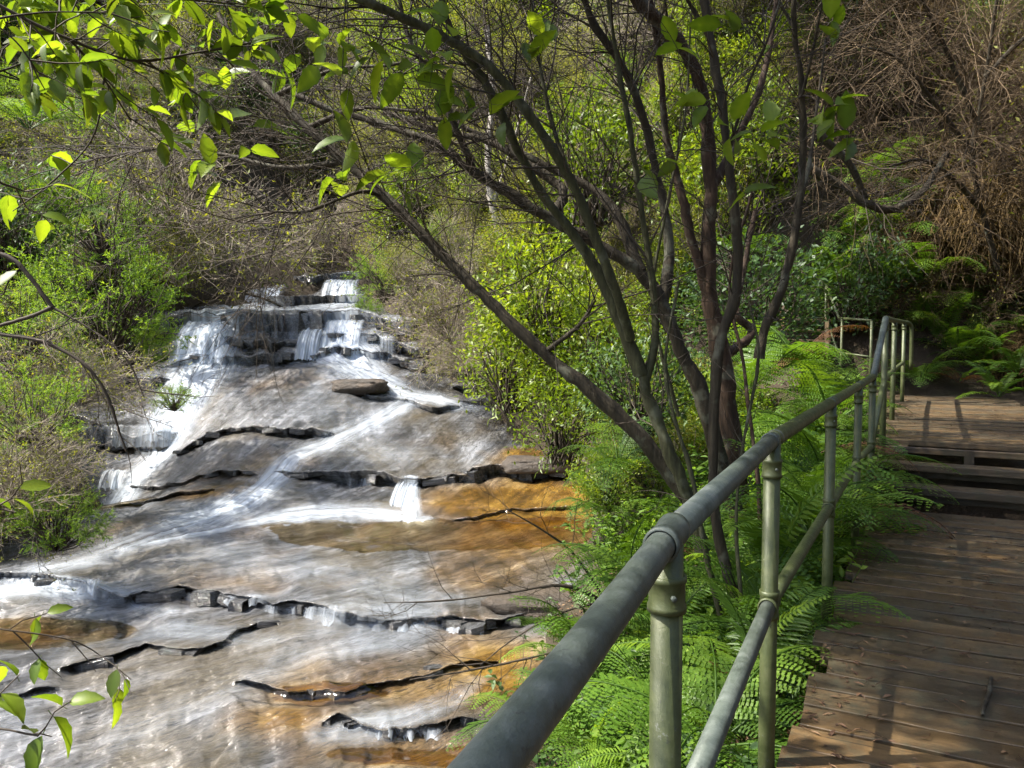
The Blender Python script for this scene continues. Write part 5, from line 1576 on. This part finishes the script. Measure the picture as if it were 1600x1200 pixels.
# the wooded slopes behind, one mass per kind of growth
def mass(name, label, kind, pts, scl, seed):
    r = np.random.default_rng(seed)
    me = bpy.data.meshes.new(name)
    n = len(pts)
    me.vertices.add(n); me.vertices.foreach_set("co", np.asarray(pts, np.float32).ravel())
    a = me.attributes.new("rot", 'FLOAT_VECTOR', 'POINT')
    a.data.foreach_set("vector", np.stack([r.normal(size=n) * .15, r.normal(size=n) * .15, r.uniform(0, 6.28, n)], -1).astype(np.float32).ravel())
    a = me.attributes.new("scl", 'FLOAT_VECTOR', 'POINT')
    a.data.foreach_set("vector", (scl[:, None] * np.stack([np.ones(n), np.ones(n), r.uniform(.75, 1.15, n)], -1)).astype(np.float32).ravel())
    o = link(name, me); o["kind"] = "stuff"; o["label"] = label
    ng = bpy.data.node_groups.new(name, 'GeometryNodeTree')
    ng.interface.new_socket("Geometry", in_out='INPUT', socket_type='NodeSocketGeometry')
    ng.interface.new_socket("Geometry", in_out='OUTPUT', socket_type='NodeSocketGeometry')
    gi = ng.nodes.new("NodeGroupInput"); go = ng.nodes.new("NodeGroupOutput")
    jn = ng.nodes.new("GeometryNodeJoinGeometry")
    seen = set()
    for src in SRC[kind]:
        if src.data.name in seen: continue
        seen.add(src.data.name)
        oi = ng.nodes.new("GeometryNodeObjectInfo"); oi.transform_space = 'ORIGINAL'; oi.inputs[0].default_value = src
        oi.inputs["As Instance"].default_value = True
        ip = ng.nodes.new("GeometryNodeInstanceOnPoints")
        ng.links.new(gi.outputs[0], ip.inputs["Points"])
        ng.links.new(oi.outputs["Geometry"], ip.inputs["Instance"])
        ar = ng.nodes.new("GeometryNodeInputNamedAttribute"); ar.data_type = 'FLOAT_VECTOR'; ar.inputs[0].default_value = "rot"
        e2 = ng.nodes.new("FunctionNodeEulerToRotation"); ng.links.new(ar.outputs[0], e2.inputs[0]); ng.links.new(e2.outputs[0], ip.inputs["Rotation"])
        as_ = ng.nodes.new("GeometryNodeInputNamedAttribute"); as_.data_type = 'FLOAT_VECTOR'; as_.inputs[0].default_value = "scl"
        ng.links.new(as_.outputs[0], ip.inputs["Scale"])
        ng.links.new(ip.outputs[0], jn.inputs[0])
    ng.links.new(jn.outputs[0], go.inputs[0])
    md = o.modifiers.new("scatter", 'NODES'); md.node_group = ng
    return o

r = np.random.default_rng(55)
NP = 5200
Yp = np.exp(r.uniform(math.log(9.5), math.log(52), NP))
pxp = r.uniform(-350, 1950, NP)
Xp = (pxp - 800) / 1200 * Yp
q_ = (Xp - E0[0]) * PN[0] + (Yp - E0[1]) * PN[1]
s2 = (Xp - E0[0]) * PD[0] + (Yp - E0[1]) * PD[1]
ok = ((Xp > XR(Yp) + .8) | (Xp < XL(Yp) - .9) | (Yp > 29)) & ((q_ < -.9) | (s2 > PLAT_END + 1.4))
ok &= ~((pxp > 1150) & (pxp < 1400) & (Yp < 13.8))
ok &= r.random(NP) < np.interp(Yp, [9, 16, 52], [.35, .5, .85])
Xp, Yp, pxp = Xp[ok], Yp[ok], pxp[ok]
n = len(Xp)
Zp = ground_z(Xp, Yp) + r.uniform(-.2, 1.2, n) * np.interp(Yp, [10, 40], [.3, 2.2])
size = r.uniform(.5, 1.0, n) * np.interp(Yp, [9, 20, 50], [.75, 1.3, 2.6])
pos = np.stack([Xp, Yp, Zp], -1)
u = r.random(n)
patch = fbm(np.stack([Xp * .22, Yp * .22], -1), 3, 8) * .35
kinds = np.empty(n, object)
for i in range(n):
    v = np.clip(u[i] + patch[i], 0, .999)
    if pxp[i] < 560:
        kinds[i] = 'feather' if v < .46 else 'twiggy' if v < .72 else 'olive' if v < .95 else 'dark'
    elif pxp[i] < 1230:
        kinds[i] = 'yellow' if v < .42 else 'olive' if v < .78 else 'twiggy' if v < .92 else 'feather'
    else:
        kinds[i] = 'droopy' if v < .3 else 'thatch' if v < .5 else 'olive' if v < .68 else 'dark' if v < .9 else 'yellow'
for kd, nm, lab in (('feather', "feathery_thicket", "light green feathery thicket on the far slopes"), ('twiggy', "twig_thicket", "grey-brown leafless thicket on the far slopes"),
                    ('olive', "olive_scrub", "olive green scrub covering the slope behind the trees"), ('dark', "dark_scrub", "dark glossy scrub in the shaded parts of the slope"),
                    ('yellow', "leafy_scrub", "sunlit yellow-green scrub behind the tree stems"), ('droopy', "drooping_thicket", "brown drooping twig thicket on the right slope"),
                    ('thatch', "thatch_mass", "brown dead thatch on the right slope")):
    k = kinds == kd
    if k.any(): mass(nm, lab, kd, pos[k], size[k], 70)
